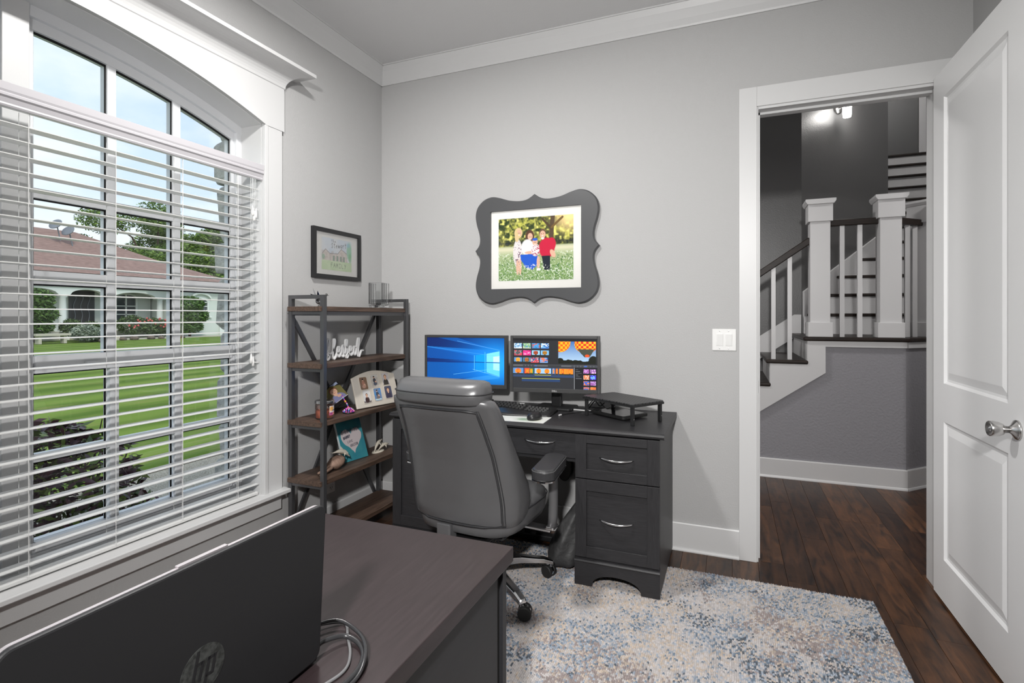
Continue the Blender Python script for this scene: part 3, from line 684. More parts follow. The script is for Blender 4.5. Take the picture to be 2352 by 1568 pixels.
# ---- horizontal blind across the window
bl = thing('window_blind', 'white horizontal slat blind lowered across the arched window', 'blind', (0, WYC, 0.386))
BY0, BY1 = WYL + 0.018, -1.062
vp = [(0.014, 2.106), (0.020, 2.103), (0.020, 2.078), (0.017, 2.070), (0.021, 2.066), (0.021, 2.058), (0.015, 2.052), (0.010, 2.036), (0.012, 2.030), (0.009, 2.024), (0.0, 2.024), (0.0, 2.106)]
MB().prism(vp, BY0 - 0.012, BY1 + 0.014, 'y').build('valance', 'valance_white', bl)
MB().box(-0.052, 0.0, BY0, BY1, 2.035, 2.090).build('headrail', 'blind_white', bl, bevel=0.002)
SW = 0.0575
def slat_mesh():
    n = 6; pts = []
    for i in range(n + 1):
        u = -SW / 2 + SW * i / n; pts.append((u, 0.0016 * (1 - (2 * u / SW) ** 2)))
    poly = [(u, z + 0.0014) for u, z in pts] + [(u, z - 0.0014) for u, z in pts[::-1]]
    me = MB().prism(poly, -(BY1 - BY0) / 2, (BY1 - BY0) / 2, 'y').mesh('slat'); me.materials.append(MATS['blind_white']); return me
SM = slat_mesh(); SX = -0.030
for i in range(1, 31):
    inst('slat', SM, bl, Matrix.Translation((SX + random.uniform(-0.0008, 0.0008), (BY0 + BY1) / 2, 0.434 + 0.0531 * (i - 1))) @ Matrix.Rotation(math.radians(random.uniform(-1.2, 1.2)), 4, 'Y'))
MB().box(SX - 0.027, SX + 0.027, BY0, BY1, 0.380, 0.396).build('bottom_rail', 'blind_white', bl, bevel=0.004)
for y in (-1.189, -1.48, -1.762, -2.05, -2.34, -2.62, -2.88):
    f = SX + SW / 2 + 0.0012; bk = SX - SW / 2 - 0.0012
    MB().tube([(f, y, 0.384), (f, y, 2.035)], 0.0011, 5).tube([(bk, y, 0.384), (bk, y, 2.035)], 0.0011, 5).build('ladder_cord', 'cord_white', bl)
    MB().tube([(SX, y + 0.018, 0.384), (SX, y + 0.018, 2.035)], 0.0009, 5).build('lift_cord', 'cord_white', bl)
    rg = MB()
    for i in range(30): rg.tube([(f, y, 0.4325 + 0.0531 * i - 0.0025), (bk, y, 0.4325 + 0.0531 * i - 0.0025)], 0.0007, 4)
    rg.build('ladder_rungs', 'cord_white', bl)['kind'] = 'stuff'
for y, zt in ((-1.108, 1.86), (-1.098, 1.835), (-1.088, 1.85), (-1.118, 1.10), (-1.106, 1.085)):
    c = MB().tube([(0.006, y, 2.03), (0.008, y, zt + 0.04), (0.007, y, zt)], 0.0010, 5).build('pull_cord', 'cord_white', bl)
    MB().lathe([(0.0015, 0.05), (0.004, 0.044), (0.0065, 0.02), (0.0068, 0.0), (0.004, -0.002)], 10, Matrix.Translation((0.008, y, zt - 0.028))).build('tassel', 'cord_white', c, smooth=True)

# ---- wall plates
t = thing('light_switch', 'white double rocker light switch beside the door casing', 'switch', (2.252, 0, 1.184))
MB().box(2.191, 2.313, -0.006, 0, 1.124, 1.243).build('plate', 'plate_white', t, bevel=0.003)
for xx in (2.229, 2.275):
    MB().box(xx - 0.0175, xx + 0.0175, -0.0075, -0.004, 1.150, 1.217).build('rocker_frame', 'plate_white', t, bevel=0.001)
    MB().prism([(-0.0075, 1.153), (-0.0085, 1.153), (-0.0125, 1.214), (-0.0075, 1.214)], xx - 0.015, xx + 0.015, 'x').build('rocker', 'plate_white', t)
    for zz_ in (1.136, 1.231): MB().lathe([(0.003, 0), (0.003, 0.001), (0.0, 0.0014)], 10, Matrix.Translation((xx, -0.006, zz_)) @ Matrix.Rotation(PI / 2, 4, 'X')).build('screw', 'nickel', t)
t = thing('wall_outlet', 'white duplex wall outlet low on the wall behind the bookshelf', 'outlet', (0, -0.525, 0.28))
MB().box(0, 0.006, -0.562, -0.488, 0.225, 0.338).build('plate', 'plate_white', t, bevel=0.003)
for zc in (0.258, 0.305):
    q = MB().box(0.006, 0.008, -0.542, -0.508, zc - 0.015, zc + 0.015).build('socket', 'plate_white', t, bevel=0.001)
    MB().box(0.0078, 0.0086, -0.534, -0.531, zc - 0.004, zc + 0.007).box(0.0078, 0.0086, -0.519, -0.516, zc - 0.003, zc + 0.006).box(0.0078, 0.0086, -0.527, -0.523, zc - 0.011, zc - 0.007).build('slot', 'gap_dark', q)

# ---- area rug: ribbed loop pile
RX0, RX1, RY0, RY1 = 0.80, 2.892, -3.0, -0.255
rug = thing('area_rug', 'ivory and blue-grey flecked loop pile area rug under the desk chair', 'rug', ((RX0 + RX1) / 2, -1.5, 0))
MB().box(RX0 + 0.004, RX1 - 0.004, RY0, RY1 - 0.004, 0.0, 0.0025).build('backing', 'rug_backing', rug)
def pile(x0, x1, y0, y1, sx, sy):
    nx = int((x1 - x0) / sx); ny = int((y1 - y0) / sy)
    xs = np.linspace(x0, x1, nx + 1); ys = np.linspace(y0, y1, ny + 1); gx, gy = np.meshgrid(xs, ys)
    def vn(px, py, seed):
        r = np.random.default_rng(seed).random((600, 600)); i = np.floor(py).astype(int); j = np.floor(px).astype(int); a = px - j; c = py - i
        a = a * a * (3 - 2 * a); c = c * c * (3 - 2 * c)
        return (r[i % 600, j % 600] * (1 - a) + r[i % 600, (j + 1) % 600] * a) * (1 - c) + (r[(i + 1) % 600, j % 600] * (1 - a) + r[(i + 1) % 600, (j + 1) % 600] * a) * c
    warp = 0.006 * (vn(gx * 9 + 50, gy * 9 + 90, 1) - 0.5)
    rib = np.abs(np.sin(PI * (gx + warp) / 0.0076)); row = np.floor((gx + warp) / 0.0076)
    loop = np.abs(np.sin(PI * (gy / 0.0105 + 0.37 * row)))
    h = 0.0010 + 0.0095 * np.sqrt(rib) * (0.55 + 0.45 * loop) + 0.003 * (vn(gx * 110 + 400, gy * 110 + 400, 2) - 0.5) + 0.002 * (vn(gx * 12 + 40, gy * 12 + 60, 3) - 0.5)
    edge = np.minimum.reduce([gx - x0, x1 - gx, gy - y0 + 0.02, y1 - gy]); h = np.where(edge < 0.002, 0.001, np.minimum(h, 0.0118))
    jx = 0.0015 * (vn(gx * 60 + 11, gy * 60 + 7, 5) - 0.5) * 2
    co = np.stack([gx + np.where(edge < 0.004, 0.004 * (vn(gx * 80 + 5, gy * 80 + 5, 8) - 0.5), jx), gy + np.where(edge < 0.004, 0.006 * (vn(gx * 80 + 5, gy * 80 + 9, 9) - 0.5), 0), h], -1).reshape(-1, 3)
    co -= np.array(rug.location)
    i, j = np.mgrid[0:ny, 0:nx]; q = i * (nx + 1) + j; F = np.stack([q, q + 1, q + nx + 2, q + nx + 1], -1).reshape(-1, 4)
    me = bpy.data.meshes.new('pile'); me.vertices.add(len(co)); me.vertices.foreach_set('co', co.ravel().astype(np.float32))
    nf = len(F); me.loops.add(nf * 4); me.loops.foreach_set('vertex_index', F.ravel().astype(np.int32)); me.polygons.add(nf)
    me.polygons.foreach_set('loop_start', np.arange(0, nf * 4, 4, dtype=np.int32)); me.update(calc_edges=True); me.materials.append(MATS['rug_pile'])
    # each loop of yarn has one colour, chosen from the palette by soft clouds of colour
    seg = np.floor(gy / 0.0105 + 0.37 * row); hsh = np.modf(np.abs(np.sin(row * 127.1 + seg * 311.7) * 43758.5453))[0]; hs2 = np.modf(np.abs(np.sin(row * 269.5 + seg * 183.3) * 24634.6345))[0]
    def fb(fx, fy, s0): return 0.5 * vn(gx * fx + 30, gy * fy + 30, s0) + 0.3 * vn(gx * fx * 2.3 + 60, gy * fy * 2.3 + 60, s0 + 1) + 0.2 * vn(gx * fx * 6 + 90, gy * fy * 6 + 90, s0 + 2)
    pb = np.clip((fb(4.0, 5.0, 20) - 0.44) * 2.2, 0.06, 0.38); pt = np.clip((fb(3.2, 4.4, 30) - 0.50) * 5, 0, 0.75); pe = np.clip((fb(5, 6, 40) - 0.40) * 2.0, 0.08, 0.36); ps = np.clip((fb(6.0, 7.0, 50) - 0.54) * 7, 0, 0.7)
    C3 = lambda c: np.array(S(c)); colr = np.ones(gx.shape + (3,)) * C3((200, 195, 194))
    def lay(p, h1, c):
        m_ = (h1 < p)[..., None]; return np.where(m_, C3(c), colr)
    colr = lay(pt, np.modf(hsh * 7.3)[0], (164, 153, 151)); colr = lay(pe, np.modf(hsh * 13.7)[0], (204, 190, 177)); colr = lay(pb, np.modf(hs2 * 5.1)[0], (166, 175, 188)); colr = lay(pb * 0.40, np.modf(hs2 * 17.9)[0], (122, 137, 153)); colr = lay(ps * pb * 1.1, hs2, (98, 105, 114))
    colr = colr * (0.80 + 0.26 * np.modf(hsh * 31.3)[0])[..., None]
    at = me.color_attributes.new('Col', 'FLOAT_COLOR', 'POINT'); c4 = np.ones((len(co), 4), np.float32); c4[:, :3] = colr.reshape(-1, 3); at.data.foreach_set('color', c4.ravel())
    me.polygons.foreach_set('use_smooth', np.ones(nf, bool))
    o = bpy.data.objects.new('pile', me); COL.objects.link(o); o.parent = rug; o['kind'] = 'stuff'
pile(RX0, RX1, -1.50, RY1, 0.0019, 0.0026)
MB().box(RX0, RX1, RY0, -1.50, 0.0026, 0.010).build('pile_edge', 'rug_backing', rug)

# ---- computer desk against the back wall
DZT = 0.770
desk = thing('computer_desk', 'black wood grain office desk with drawer pedestals against the grey wall', 'desk', (1.26, -0.31, 0))
def drawer_front(x0, x1, z0, z1, inset=0.055, y=-0.600, vert='desk_wood_v', handle=True, name='drawer'):
    """shaker front: frame boards proud of a recessed panel"""
    d_ = MB().box(x0, x1, y - 0.006, y + 0.010, z0, z1).build(name, 'desk_wood', desk)
    for a, c in ((x0, x0 + inset), (x1 - inset, x1)): MB().box(a, c, y - 0.019, y - 0.006, z0, z1).build('stile', vert, d_, bevel=0.0012)
    for a, c in ((z0, z0 + (0.045 if z1 - z0 < 0.25 else inset)), (z1 - (0.04 if z1 - z0 < 0.25 else inset), z1)): MB().box(x0 + inset, x1 - inset, y - 0.019, y - 0.006, a, c).build('rail', 'desk_wood', d_, bevel=0.0012)
    if handle:
        add_handle((x0 + x1) / 2, (z0 + z1) / 2, y - 0.006, d_)
    return d_
def add_handle(xc, zc, y, par, w=0.080):
    pts = []
    for i in range(13):
        a = -1 + 2 * i / 12; pts.append((xc + a * w, y - 0.004 - 0.026 * (1 - a * a) ** 0.8, zc - 0.006 * (1 - a * a)))
    MB().tube(pts, [0.0038 + 0.0016 * (1 - abs(-1 + 2 * i / 12)) for i in range(13)], 10).build('pull_handle', 'chrome', par, smooth=True)
# top: rounded front edge
MB().prism([(0.0, 0.742), (-0.612, 0.742), (-0.622, 0.747), (-0.626, 0.756), (-0.622, 0.765), (-0.614, DZT), (0.0, DZT)], 0.505, 2.003, 'x').build('desktop', 'desk_wood', desk)
# right pedestal carcass, open arch kick board
PX0, PX1 = 1.582, 1.982
MB().box(PX1 - 0.018, PX1, -0.600, -0.02, 0.012, 0.742).build('side_panel', 'desk_wood_v', desk, bevel=0.001)
MB().box(PX0, PX0 + 0.018, -0.600, -0.02, 0.012, 0.742).build('side_panel', 'desk_wood_v', desk)
MB().box(PX0 + 0.018, PX1 - 0.018, -0.035, -0.02, 0.012, 0.742).build('back_panel', 'desk_wood_v', desk)
MB().box(PX0 + 0.018, PX1 - 0.018, -0.598, -0.035, 0.12, 0.138).build('bottom_board', 'desk_wood', desk)
drawer_front(PX0 + 0.001, PX1 - 0.001, 0.528, 0.738); drawer_front(PX0 + 0.001, PX1 - 0.001, 0.146, 0.523)
def kick(x0, x1):
    n = 18; arc = []
    xa, xb = x0 + 0.085, x1 - 0.085; xc = (xa + xb) / 2; hw = (xb - xa) / 2
    for i in range(n + 1):
        a = PI * i / n; arc.append((xc - hw * math.cos(a), 0.012 + 0.062 * math.sin(a) ** 0.8))
    m = MB()
    top_z = 0.122
    m.prism([(x0, 0.012), (xa, 0.012), (xa, top_z), (x0, top_z)], -0.622, -0.600, 'y').prism([(xb, 0.012), (x1, 0.012), (x1, top_z), (xb, top_z)], -0.622, -0.600, 'y')
    for (a0, b0), (a1, b1) in zip(arc[:-1], arc[1:]): m.prism([(a0, b0), (a1, b1), (a1, top_z), (a0, top_z)], -0.622, -0.600, 'y')
    m.build('kick_board', 'desk_wood', desk)
    MB().prism([(-0.600, 0.122), (-0.624, 0.122), (-0.628, 0.128), (-0.624, 0.134), (-0.618, 0.137), (-0.620, 0.142), (-0.600, 0.146)], x0, x1, 'x').build('base_moulding', 'desk_wood', desk)
kick(PX0 - 0.002, PX1 + 0.002)
# centre drawer
MB().box(0.93, PX0, -0.597, -0.585, 0.612, 0.735).build('drawer_face', 'desk_wood', desk, bevel=0.001)
add_handle(1.393, 0.687, -0.597, desk)
MB().box(0.92, PX0, -0.583, -0.56, 0.592, 0.742).build('apron', 'desk_wood', desk)
# left pedestal with one tall framed door
LX0, LX1 = 0.522, 0.922
MB().box(LX0, LX0 + 0.018, -0.600, -0.02, 0.012, 0.742).build('side_panel', 'desk_wood_v', desk)
MB().box(LX1 - 0.018, LX1, -0.600, -0.02, 0.012, 0.742).build('side_panel', 'desk_wood_v', desk)
MB().box(LX0 + 0.018, LX1 - 0.018, -0.035, -0.02, 0.012, 0.742).build('back_panel', 'desk_wood_v', desk)
drawer_front(LX0 + 0.001, LX1 - 0.001, 0.146, 0.738, handle=False, name='door')
kick(LX0 - 0.002, LX1 + 0.002)

# ---- foreground desk
fd = thing('wooden_desk', 'reddish brown wooden desk holding the open black laptop', 'desk', (1.49, -2.6, 0))
FZ = 0.750
MB().box(1.195, 1.792, -3.35, -1.934, FZ - 0.036, FZ).build('desktop', 'front_desk_wood', fd, bevel=0.002)
MB().box(1.762, 1.776, -3.33, -1.995, 0.0122, FZ - 0.036).build('modesty_panel', 'front_desk_panel', fd)
MB().box(1.715, 1.781, -1.975, -1.953, 0.0122, FZ - 0.036).build('leg_post', 'front_desk_panel', fd, bevel=0.001)
MB().box(1.215, 1.715, -1.969, -1.953, 0.0122, FZ - 0.036).build('end_panel', 'front_desk_panel', fd)
MB().box(1.758, 1.772, -1.996, -1.974, 0.0122, FZ - 0.037).build('shadow_gap', 'gap_dark', fd)
MB().box(1.215, 1.762, -3.33, -3.31, 0.0, FZ - 0.036).build('end_panel', 'front_desk_panel', fd)

# ---- laptop, lid back towards the camera
lp = thing('laptop', 'open black laptop seen from behind on the foreground desk', 'laptop', (1.55, -2.665, FZ))
LY0, LY1 = -2.876, -2.456
MB().box(1.385, 1.662, LY0, LY1, FZ + 0.003, FZ + 0.021).build('base', 'laptop_black', lp, bevel=0.005)
MB().box(1.395, 1.652, LY0 + 0.012, LY1 - 0.012, FZ + 0.021, FZ + 0.0225).build('keyboard_deck', 'black_plastic', lp)
lidM = Matrix.Translation((1.657, 0, FZ + 0.008)) @ Matrix.Rotation(math.radians(3.0), 4, 'Y')
def rrect(w0, w1, h0, h1, r, n=8):
    out = []
    for cx, cy, a0 in ((w1 - r, h0 + r, -PI / 2), (w1 - r, h1 - r, 0), (w0 + r, h1 - r, PI / 2), (w0 + r, h0 + r, PI)):
        for i in range(n + 1): a = a0 + PI / 2 * i / n; out.append((cx + r * math.cos(a), cy + r * math.sin(a)))
    return out
rr = rrect(LY0, LY1, 0.0, 0.252, 0.016)
lid = MB().prism(rr, 0.0005, 0.008, 'x', lidM).build('lid', 'laptop_black', lp, bevel=0.0025)
MB().prism(rrect(LY0 + 0.001, LY1 - 0.001, 0.001, 0.2515, 0.016), -0.004, 0.0005, 'x', lidM).build('screen_bezel', 'laptop_edge', lid)
MB().box(-0.006, -0.004, LY0 + 0.01, LY1 - 0.01, 0.02, 0.243, lidM).build('screen', 'tablet_glass', lid)
MB().box(-0.0055, 0.0005, -2.70, -2.632, 0.2515, 0.2535, lidM).build('webcam_bar', 'laptop_edge', lid)
# round emblem with slanted strokes
lc = Vector((0.0082, -2.668, 0.112)); R_ = 0.0305
disc = [(lc.y + R_ * math.cos(2 * PI * i / 40), lc.z + R_ * math.sin(2 * PI * i / 40)) for i in range(40)]
MB().prism(disc, 0.0078, 0.0084, 'x', lidM).build('emblem_disc', 'logo_dark', lid)
em = MB(); E0 = lidM
def slash(cy, z0, z1, lean=0.18, w=0.0042):
    em.prism([(lc.y - (-cy) + lean * (z0) , lc.z + z0), (lc.y + cy + w + lean * z0, lc.z + z0), (lc.y + cy + w + lean * z1, lc.z + z1), (lc.y + cy + lean * z1, lc.z + z1)], 0.0084, 0.0087, 'x', E0)
slash(-0.014, -0.012, 0.027); slash(-0.005, -0.012, 0.011); slash(0.004, -0.027, 0.012); slash(0.0125, -0.012, 0.012)
em.prism([(lc.y - 0.011, lc.z + 0.008), (lc.y - 0.001, lc.z + 0.008), (lc.y - 0.0005, lc.z + 0.012), (lc.y - 0.0105, lc.z + 0.012)], 0.0084, 0.0087, 'x', E0)
em.prism([(lc.y + 0.006, lc.z + 0.008), (lc.y + 0.016, lc.z + 0.008), (lc.y + 0.0165, lc.z + 0.012), (lc.y + 0.0065, lc.z + 0.012)], 0.0084, 0.0087, 'x', E0)
em.prism([(lc.y + 0.003, lc.z - 0.012), (lc.y + 0.013, lc.z - 0.012), (lc.y + 0.0135, lc.z - 0.008), (lc.y + 0.0035, lc.z - 0.008)], 0.0084, 0.0087, 'x', E0)
em.build('emblem_strokes', 'laptop_black', lid)

def cable(name, label, pts, r, m, cat='cable', group=None, n=8):
    o = MB().tube(catmull(pts, n), r, 8).build(name, m, None, smooth=True); return tag(o, label, cat, group)
cz = FZ + 0.006
cable('laptop_cable', 'thick dark cable curving from the laptop side across the brown desk', [(1.652, -2.452, cz + 0.012), (1.652, -2.433, cz + 0.012), (1.668, -2.400, cz + 0.006), (1.700, -2.402, cz + 0.001), (1.728, -2.428, cz), (1.742, -2.470, cz), (1.735, -2.53, cz), (1.70, -2.62, cz)], 0.0042, 'cable_grey')
cable('braided_cable', 'thin braided cable looping beside the laptop on the brown desk', [(1.605, -2.452, cz + 0.010), (1.606, -2.405, cz + 0.012), (1.630, -2.372, cz + 0.010), (1.672, -2.376, cz + 0.004), (1.712, -2.404, cz + 0.009), (1.738, -2.436, cz + 0.007), (1.750, -2.475, cz - 0.001), (1.743, -2.53, cz - 0.001), (1.715, -2.62, cz - 0.001)], 0.0034, 'cable_grey')
cable('slim_cable', 'slim pale cable lying under the braided cable on the brown desk', [(1.58, -2.452, cz + 0.008), (1.592, -2.400, cz + 0.004), (1.63, -2.358, cz - 0.002), (1.668, -2.392, cz - 0.002), (1.700, -2.425, cz - 0.003), (1.718, -2.46, cz - 0.003), (1.712, -2.50, cz - 0.003), (1.69, -2.56, cz - 0.003)], 0.0026, 'cable_pale')

# ---- desk chair
CH = (1.18, -0.805, 0.0); CYAW = math.radians(-5.0)
ch = thing('office_chair', 'grey leather high-back office chair with chrome five-star base', 'chair', CH, CYAW)
CM = wm(ch)
def cw(p): return CM @ Vector(p)
def sring(z, yr, yf, hw, n=40, e=3.2, tilt=0.0):
    """rounded-rectangle section: rear y, front y, half width"""
    out = []; yc = (yr + yf) / 2; hd = (yf - yr) / 2
    for k in range(n):
        a = 2 * PI * k / n; c, s_ = math.cos(a), math.sin(a)
        xx = hw * math.copysign(abs(c) ** (2 / e), c); yy = hd * math.copysign(abs(s_) ** (2 / e), s_)
        bow = 0.020 * (abs(xx) / hw) ** 2 * (1 if s_ < 0 else 0.6)       # back surface bows towards the sitter at the sides
        out.append(cw((xx, yc + yy + bow, z + tilt * yy)))
    return out
sect = [(0.372, -0.20, -0.10, 0.16), (0.378, -0.245, -0.06, 0.205), (0.40, -0.272, -0.03, 0.228), (0.44, -0.285, -0.01, 0.240), (0.50, -0.292, 0.0, 0.246), (0.56, -0.294, -0.02, 0.247), (0.62, -0.296, -0.065, 0.244),
        (0.69, -0.303, -0.115, 0.240), (0.76, -0.316, -0.16, 0.236), (0.83, -0.335, -0.20, 0.232), (0.89, -0.356, -0.235, 0.228), (0.935, -0.374, -0.262, 0.224), (0.962, -0.380, -0.285, 0.216), (0.975, -0.375, -0.305, 0.19)]
sect = [(z, a - 0.055 * max(0, (z - 0.5) / 0.45) + 0.012, f - 0.045 * max(0, (z - 0.5) / 0.45) + 0.02, w * (1.13 + 0.03 * max(0, (z - 0.5) / 0.45))) for z, a, f, w in sect]
back = MB().loft([sring(*q) for q in sect]).build('backrest', 'leather', ch, smooth=True)
# rear panel inside a piped seam
def rear_pt(x, z):
    for (z0, a0, f0, w0), (z1, a1, f1, w1) in zip(sect[:-1], sect[1:]):
        if z0 <= z <= z1:
            t_ = (z - z0) / (z1 - z0); yr = a0 + (a1 - a0) * t_; hw = w0 + (w1 - w0) * t_; yf = f0 + (f1 - f0) * t_; break
    e = 3.2; hd = (yf - yr) / 2; fx = min(abs(x) / hw, 0.999)
    yy = -hd * (1 - fx ** e) ** (1 / e) + (yr + yf) / 2 + 0.020 * fx ** 2
    return yy
def pw(z): return 0.212 + 0.014 * math.exp(-((z - 0.50) / 0.16) ** 2) - 0.022 * max(0, (z - 0.72) / 0.22)
zs_ = [0.412 + (0.922 - 0.412) * i / 26 for i in range(27)]
m = MB(); rings = []
for z in zs_:
    r_ = []
    for k in range(17):
        a = -1 + 2 * k / 16; xx = a * pw(z)
        r_.append(cw((xx, rear_pt(xx, z) - 0.004 - 0.005 * (1 - a ** 4) * min(1, (z - 0.408) / 0.03, (0.926 - z) / 0.02), z)))
    rings.append(r_)
m.loft(rings, cap=False, closed=False).build('rear_panel', 'leather', ch, smooth=True)
seam = [(-pw(z), z) for z in zs_] + [(x_, 0.928) for x_ in (-0.13, -0.06, 0.0, 0.06, 0.13)] + [(pw(z), z) for z in zs_[::-1]] + [(x_, 0.405) for x_ in (0.14, 0.07, 0.0, -0.07, -0.14)]
MB().tube([cw((x_, rear_pt(x_, z) - 0.0045, z)) for x_, z in seam], 0.0052, 8, closed=True).build('piping', 'leather_dark', back, smooth=True)
MB().tube([cw((x_ * 1.045, rear_pt(x_ * 1.045, z) - 0.0025, 0.66 + (z - 0.66) * 1.02)) for x_, z in seam if 0.40 < z < 0.935 or abs(x_) < 0.15], 0.0022, 6, closed=True).build('seam', 'leather_dark', back, smooth=True)
# headrest roll
hs = [(0.944, -0.372, -0.262, 0.185), (0.950, -0.395, -0.245, 0.212), (0.962, -0.404, -0.235, 0.220), (0.990, -0.405, -0.232, 0.222), (1.018, -0.396, -0.236, 0.219), (1.038, -0.376, -0.25, 0.212), (1.046, -0.345, -0.275, 0.195)]
hr = MB().loft([sring(z, a - 0.040, f - 0.045, w * 1.0, e=4.2) for z, a, f, w in hs]).build('headrest', 'leather', ch, smooth=True)
MB().tube([p + CM.to_3x3() @ Vector((0, 0, 0)) for p in sring(0.996, -0.447, -0.275, 0.2245, e=4.2)], 0.0028, 6, closed=True).build('headrest_seam', 'leather_dark', hr, smooth=True)
# seat
ss = [(0.345, -0.22, 0.23, 0.21), (0.355, -0.245, 0.262, 0.245), (0.385, -0.25, 0.275, 0.258), (0.43, -0.25, 0.278, 0.260), (0.458, -0.245, 0.272, 0.254), (0.472, -0.22, 0.25, 0.232), (0.476, -0.15, 0.18, 0.15)]
def seat_ring(z, a, f, w):
    out = []
    for k in range(40):
        q = 2 * PI * k / 40; c, s_ = math.cos(q), math.sin(q)
        out.append(cw((w * math.copysign(abs(c) ** 0.5, c), (a + f) / 2 + (f - a) / 2 * math.copysign(abs(s_) ** 0.5, s_), z)))
    return out
sb = MB().loft([seat_ring(*q) for q in ss]).build('seat', 'leather', ch, smooth=True)
MB().tube(seat_ring(0.442, -0.252, 0.280, 0.262), 0.003, 6, closed=True).build('piping', 'leather_dark', sb, smooth=True)
MB().box(-0.20, 0.20, -0.18, 0.2, 0.325, 0.347, CM).build('seat_pan', 'black_plastic', ch, bevel=0.01)
MB().box(-0.085, -0.015, -0.275, -0.215, 0.295, 0.395, CM).build('back_bracket', 'leather', ch, bevel=0.006)
MB().box(-0.11, 0.11, -0.24, 0.13, 0.285, 0.326, CM).build('tilt_mechanism', 'black_plastic', ch, bevel=0.012)
MB().lathe([(0.028, 0.12), (0.028, 0.20), (0.02, 0.20), (0.02, 0.29)], 20, CM).build('gas_column', 'chrome', ch, smooth=False)
# arms: padded rest on a flat curved upright
for s in (1, -1):
    prof = []
    for q in rrect(-0.052, 0.052, -0.145, 0.18, 0.045, 6): prof.append(q)
    padM = CM @ Matrix.Translation((0.340 if s > 0 else -0.312, 0.0, 0.0)) @ Matrix.Rotation(math.radians(10 * s), 4, 'Z')
    pad = MB()
    rg_ = []
    for z, k in ((0.600, 0.93), (0.606, 1.0), (0.636, 1.0), (0.646, 0.95), (0.650, 0.82)):
        rg_.append([padM @ Vector((x_ * (1 if k == 1 else k), y_ * (0.5 + 0.5 * k if k < 1 else 1), z)) for x_, y_ in prof])
    pad.loft(rg_)
    pd = pad.build('arm_pad', 'leather_dark', ch, smooth=False, bevel=0.004)
    MB().tube([padM @ Vector((x_ * 0.99, y_ * 0.99, 0.640)) for x_, y_ in prof], 0.0018, 6, closed=True).build('stitching', 'leather', pd, smooth=True)
    MB().prism(prof, 0.594, 0.600, 'z', padM).build('arm_trim', 'chrome', pd)
    up = [(0.335, 0.055, 0.594), (0.337, 0.058, 0.54), (0.338, 0.058, 0.46), (0.338, 0.054, 0.40), (0.337, 0.048, 0.345)]
    rg_ = []
    for (x_, y_, z), w in zip(up, (0.034, 0.028, 0.026, 0.026, 0.027)):
        rg_.append([cw((s * x_ + 0.021 * math.cos(2 * PI * k / 20), y_ + w * math.sin(2 * PI * k / 20), z)) for k in range(20)])
    ar = MB().loft(rg_).build('arm_upright', 'grey_paint_metal', ch, smooth=True)
    MB().box(s * 0.335 - 0.020, s * 0.335 + 0.020, 0.014, 0.082, 0.330, 0.345, CM).build('arm_foot', 'chrome', ar, bevel=0.005)
    MB().box(min(s * 0.10, s * 0.335), max(s * 0.10, s * 0.335), 0.02, 0.075, 0.318, 0.332, CM).build('arm_bar', 'chrome', ch, bevel=0.004)
# five-star base with twin-wheel casters
for i in range(5):
    a = math.radians(-36 + 72 * i) - CYAW; dx, dy = math.cos(a), math.sin(a)
    LM = CM @ Matrix.Rotation(a, 4, 'Z')
    rg_ = []
    for r_, zt, hh, w in ((0.0, 0.150, 0.045, 0.034), (0.06, 0.150, 0.042, 0.030), (0.18, 0.140, 0.032, 0.024), (0.30, 0.116, 0.024, 0.020), (0.345, 0.100, 0.020, 0.018), (0.352, 0.095, 0.012, 0.012)):
        rg_.append([LM @ Vector((r_, -w, zt - hh)), LM @ Vector((r_, w, zt - hh)), LM @ Vector((r_, w, zt - 0.006)), LM @ Vector((r_, w * 0.6, zt)), LM @ Vector((r_, -w * 0.6, zt)), LM @ Vector((r_, -w, zt - 0.006))])
    leg = MB().loft(rg_).build('base_leg', 'chrome', ch, bevel=0.002)
    cM = LM @ Matrix.Translation((0.338, 0, 0)) @ Matrix.Rotation(0.9 + 1.3 * i, 4, 'Z')
    cs = MB().tube([cM @ Vector((0, 0, 0.045)), cM @ Vector((0, 0, 0.088))], 0.007, 10).build('caster_stem', 'chrome', leg)
    for s in (-1, 1):
        WMx = cM @ Matrix.Translation((0.012, s * 0.017, 0.0425)) @ Matrix.Rotation(PI / 2, 4, 'X')
        MB().lathe([(0.0, -0.010), (0.026, -0.010), (0.030, -0.007), (0.030, 0.007), (0.026, 0.010), (0.0, 0.010)], 20, WMx).build('caster_wheel', 'rubber', leg, smooth=False)
    MB().lathe([(0.0, -0.007), (0.028, -0.007), (0.028, 0.007), (0.0, 0.007)], 20, cM @ Matrix.Translation((0.012, 0, 0.0435)) @ Matrix.Rotation(PI / 2, 4, 'X')).build('caster_hood', 'chrome', leg)

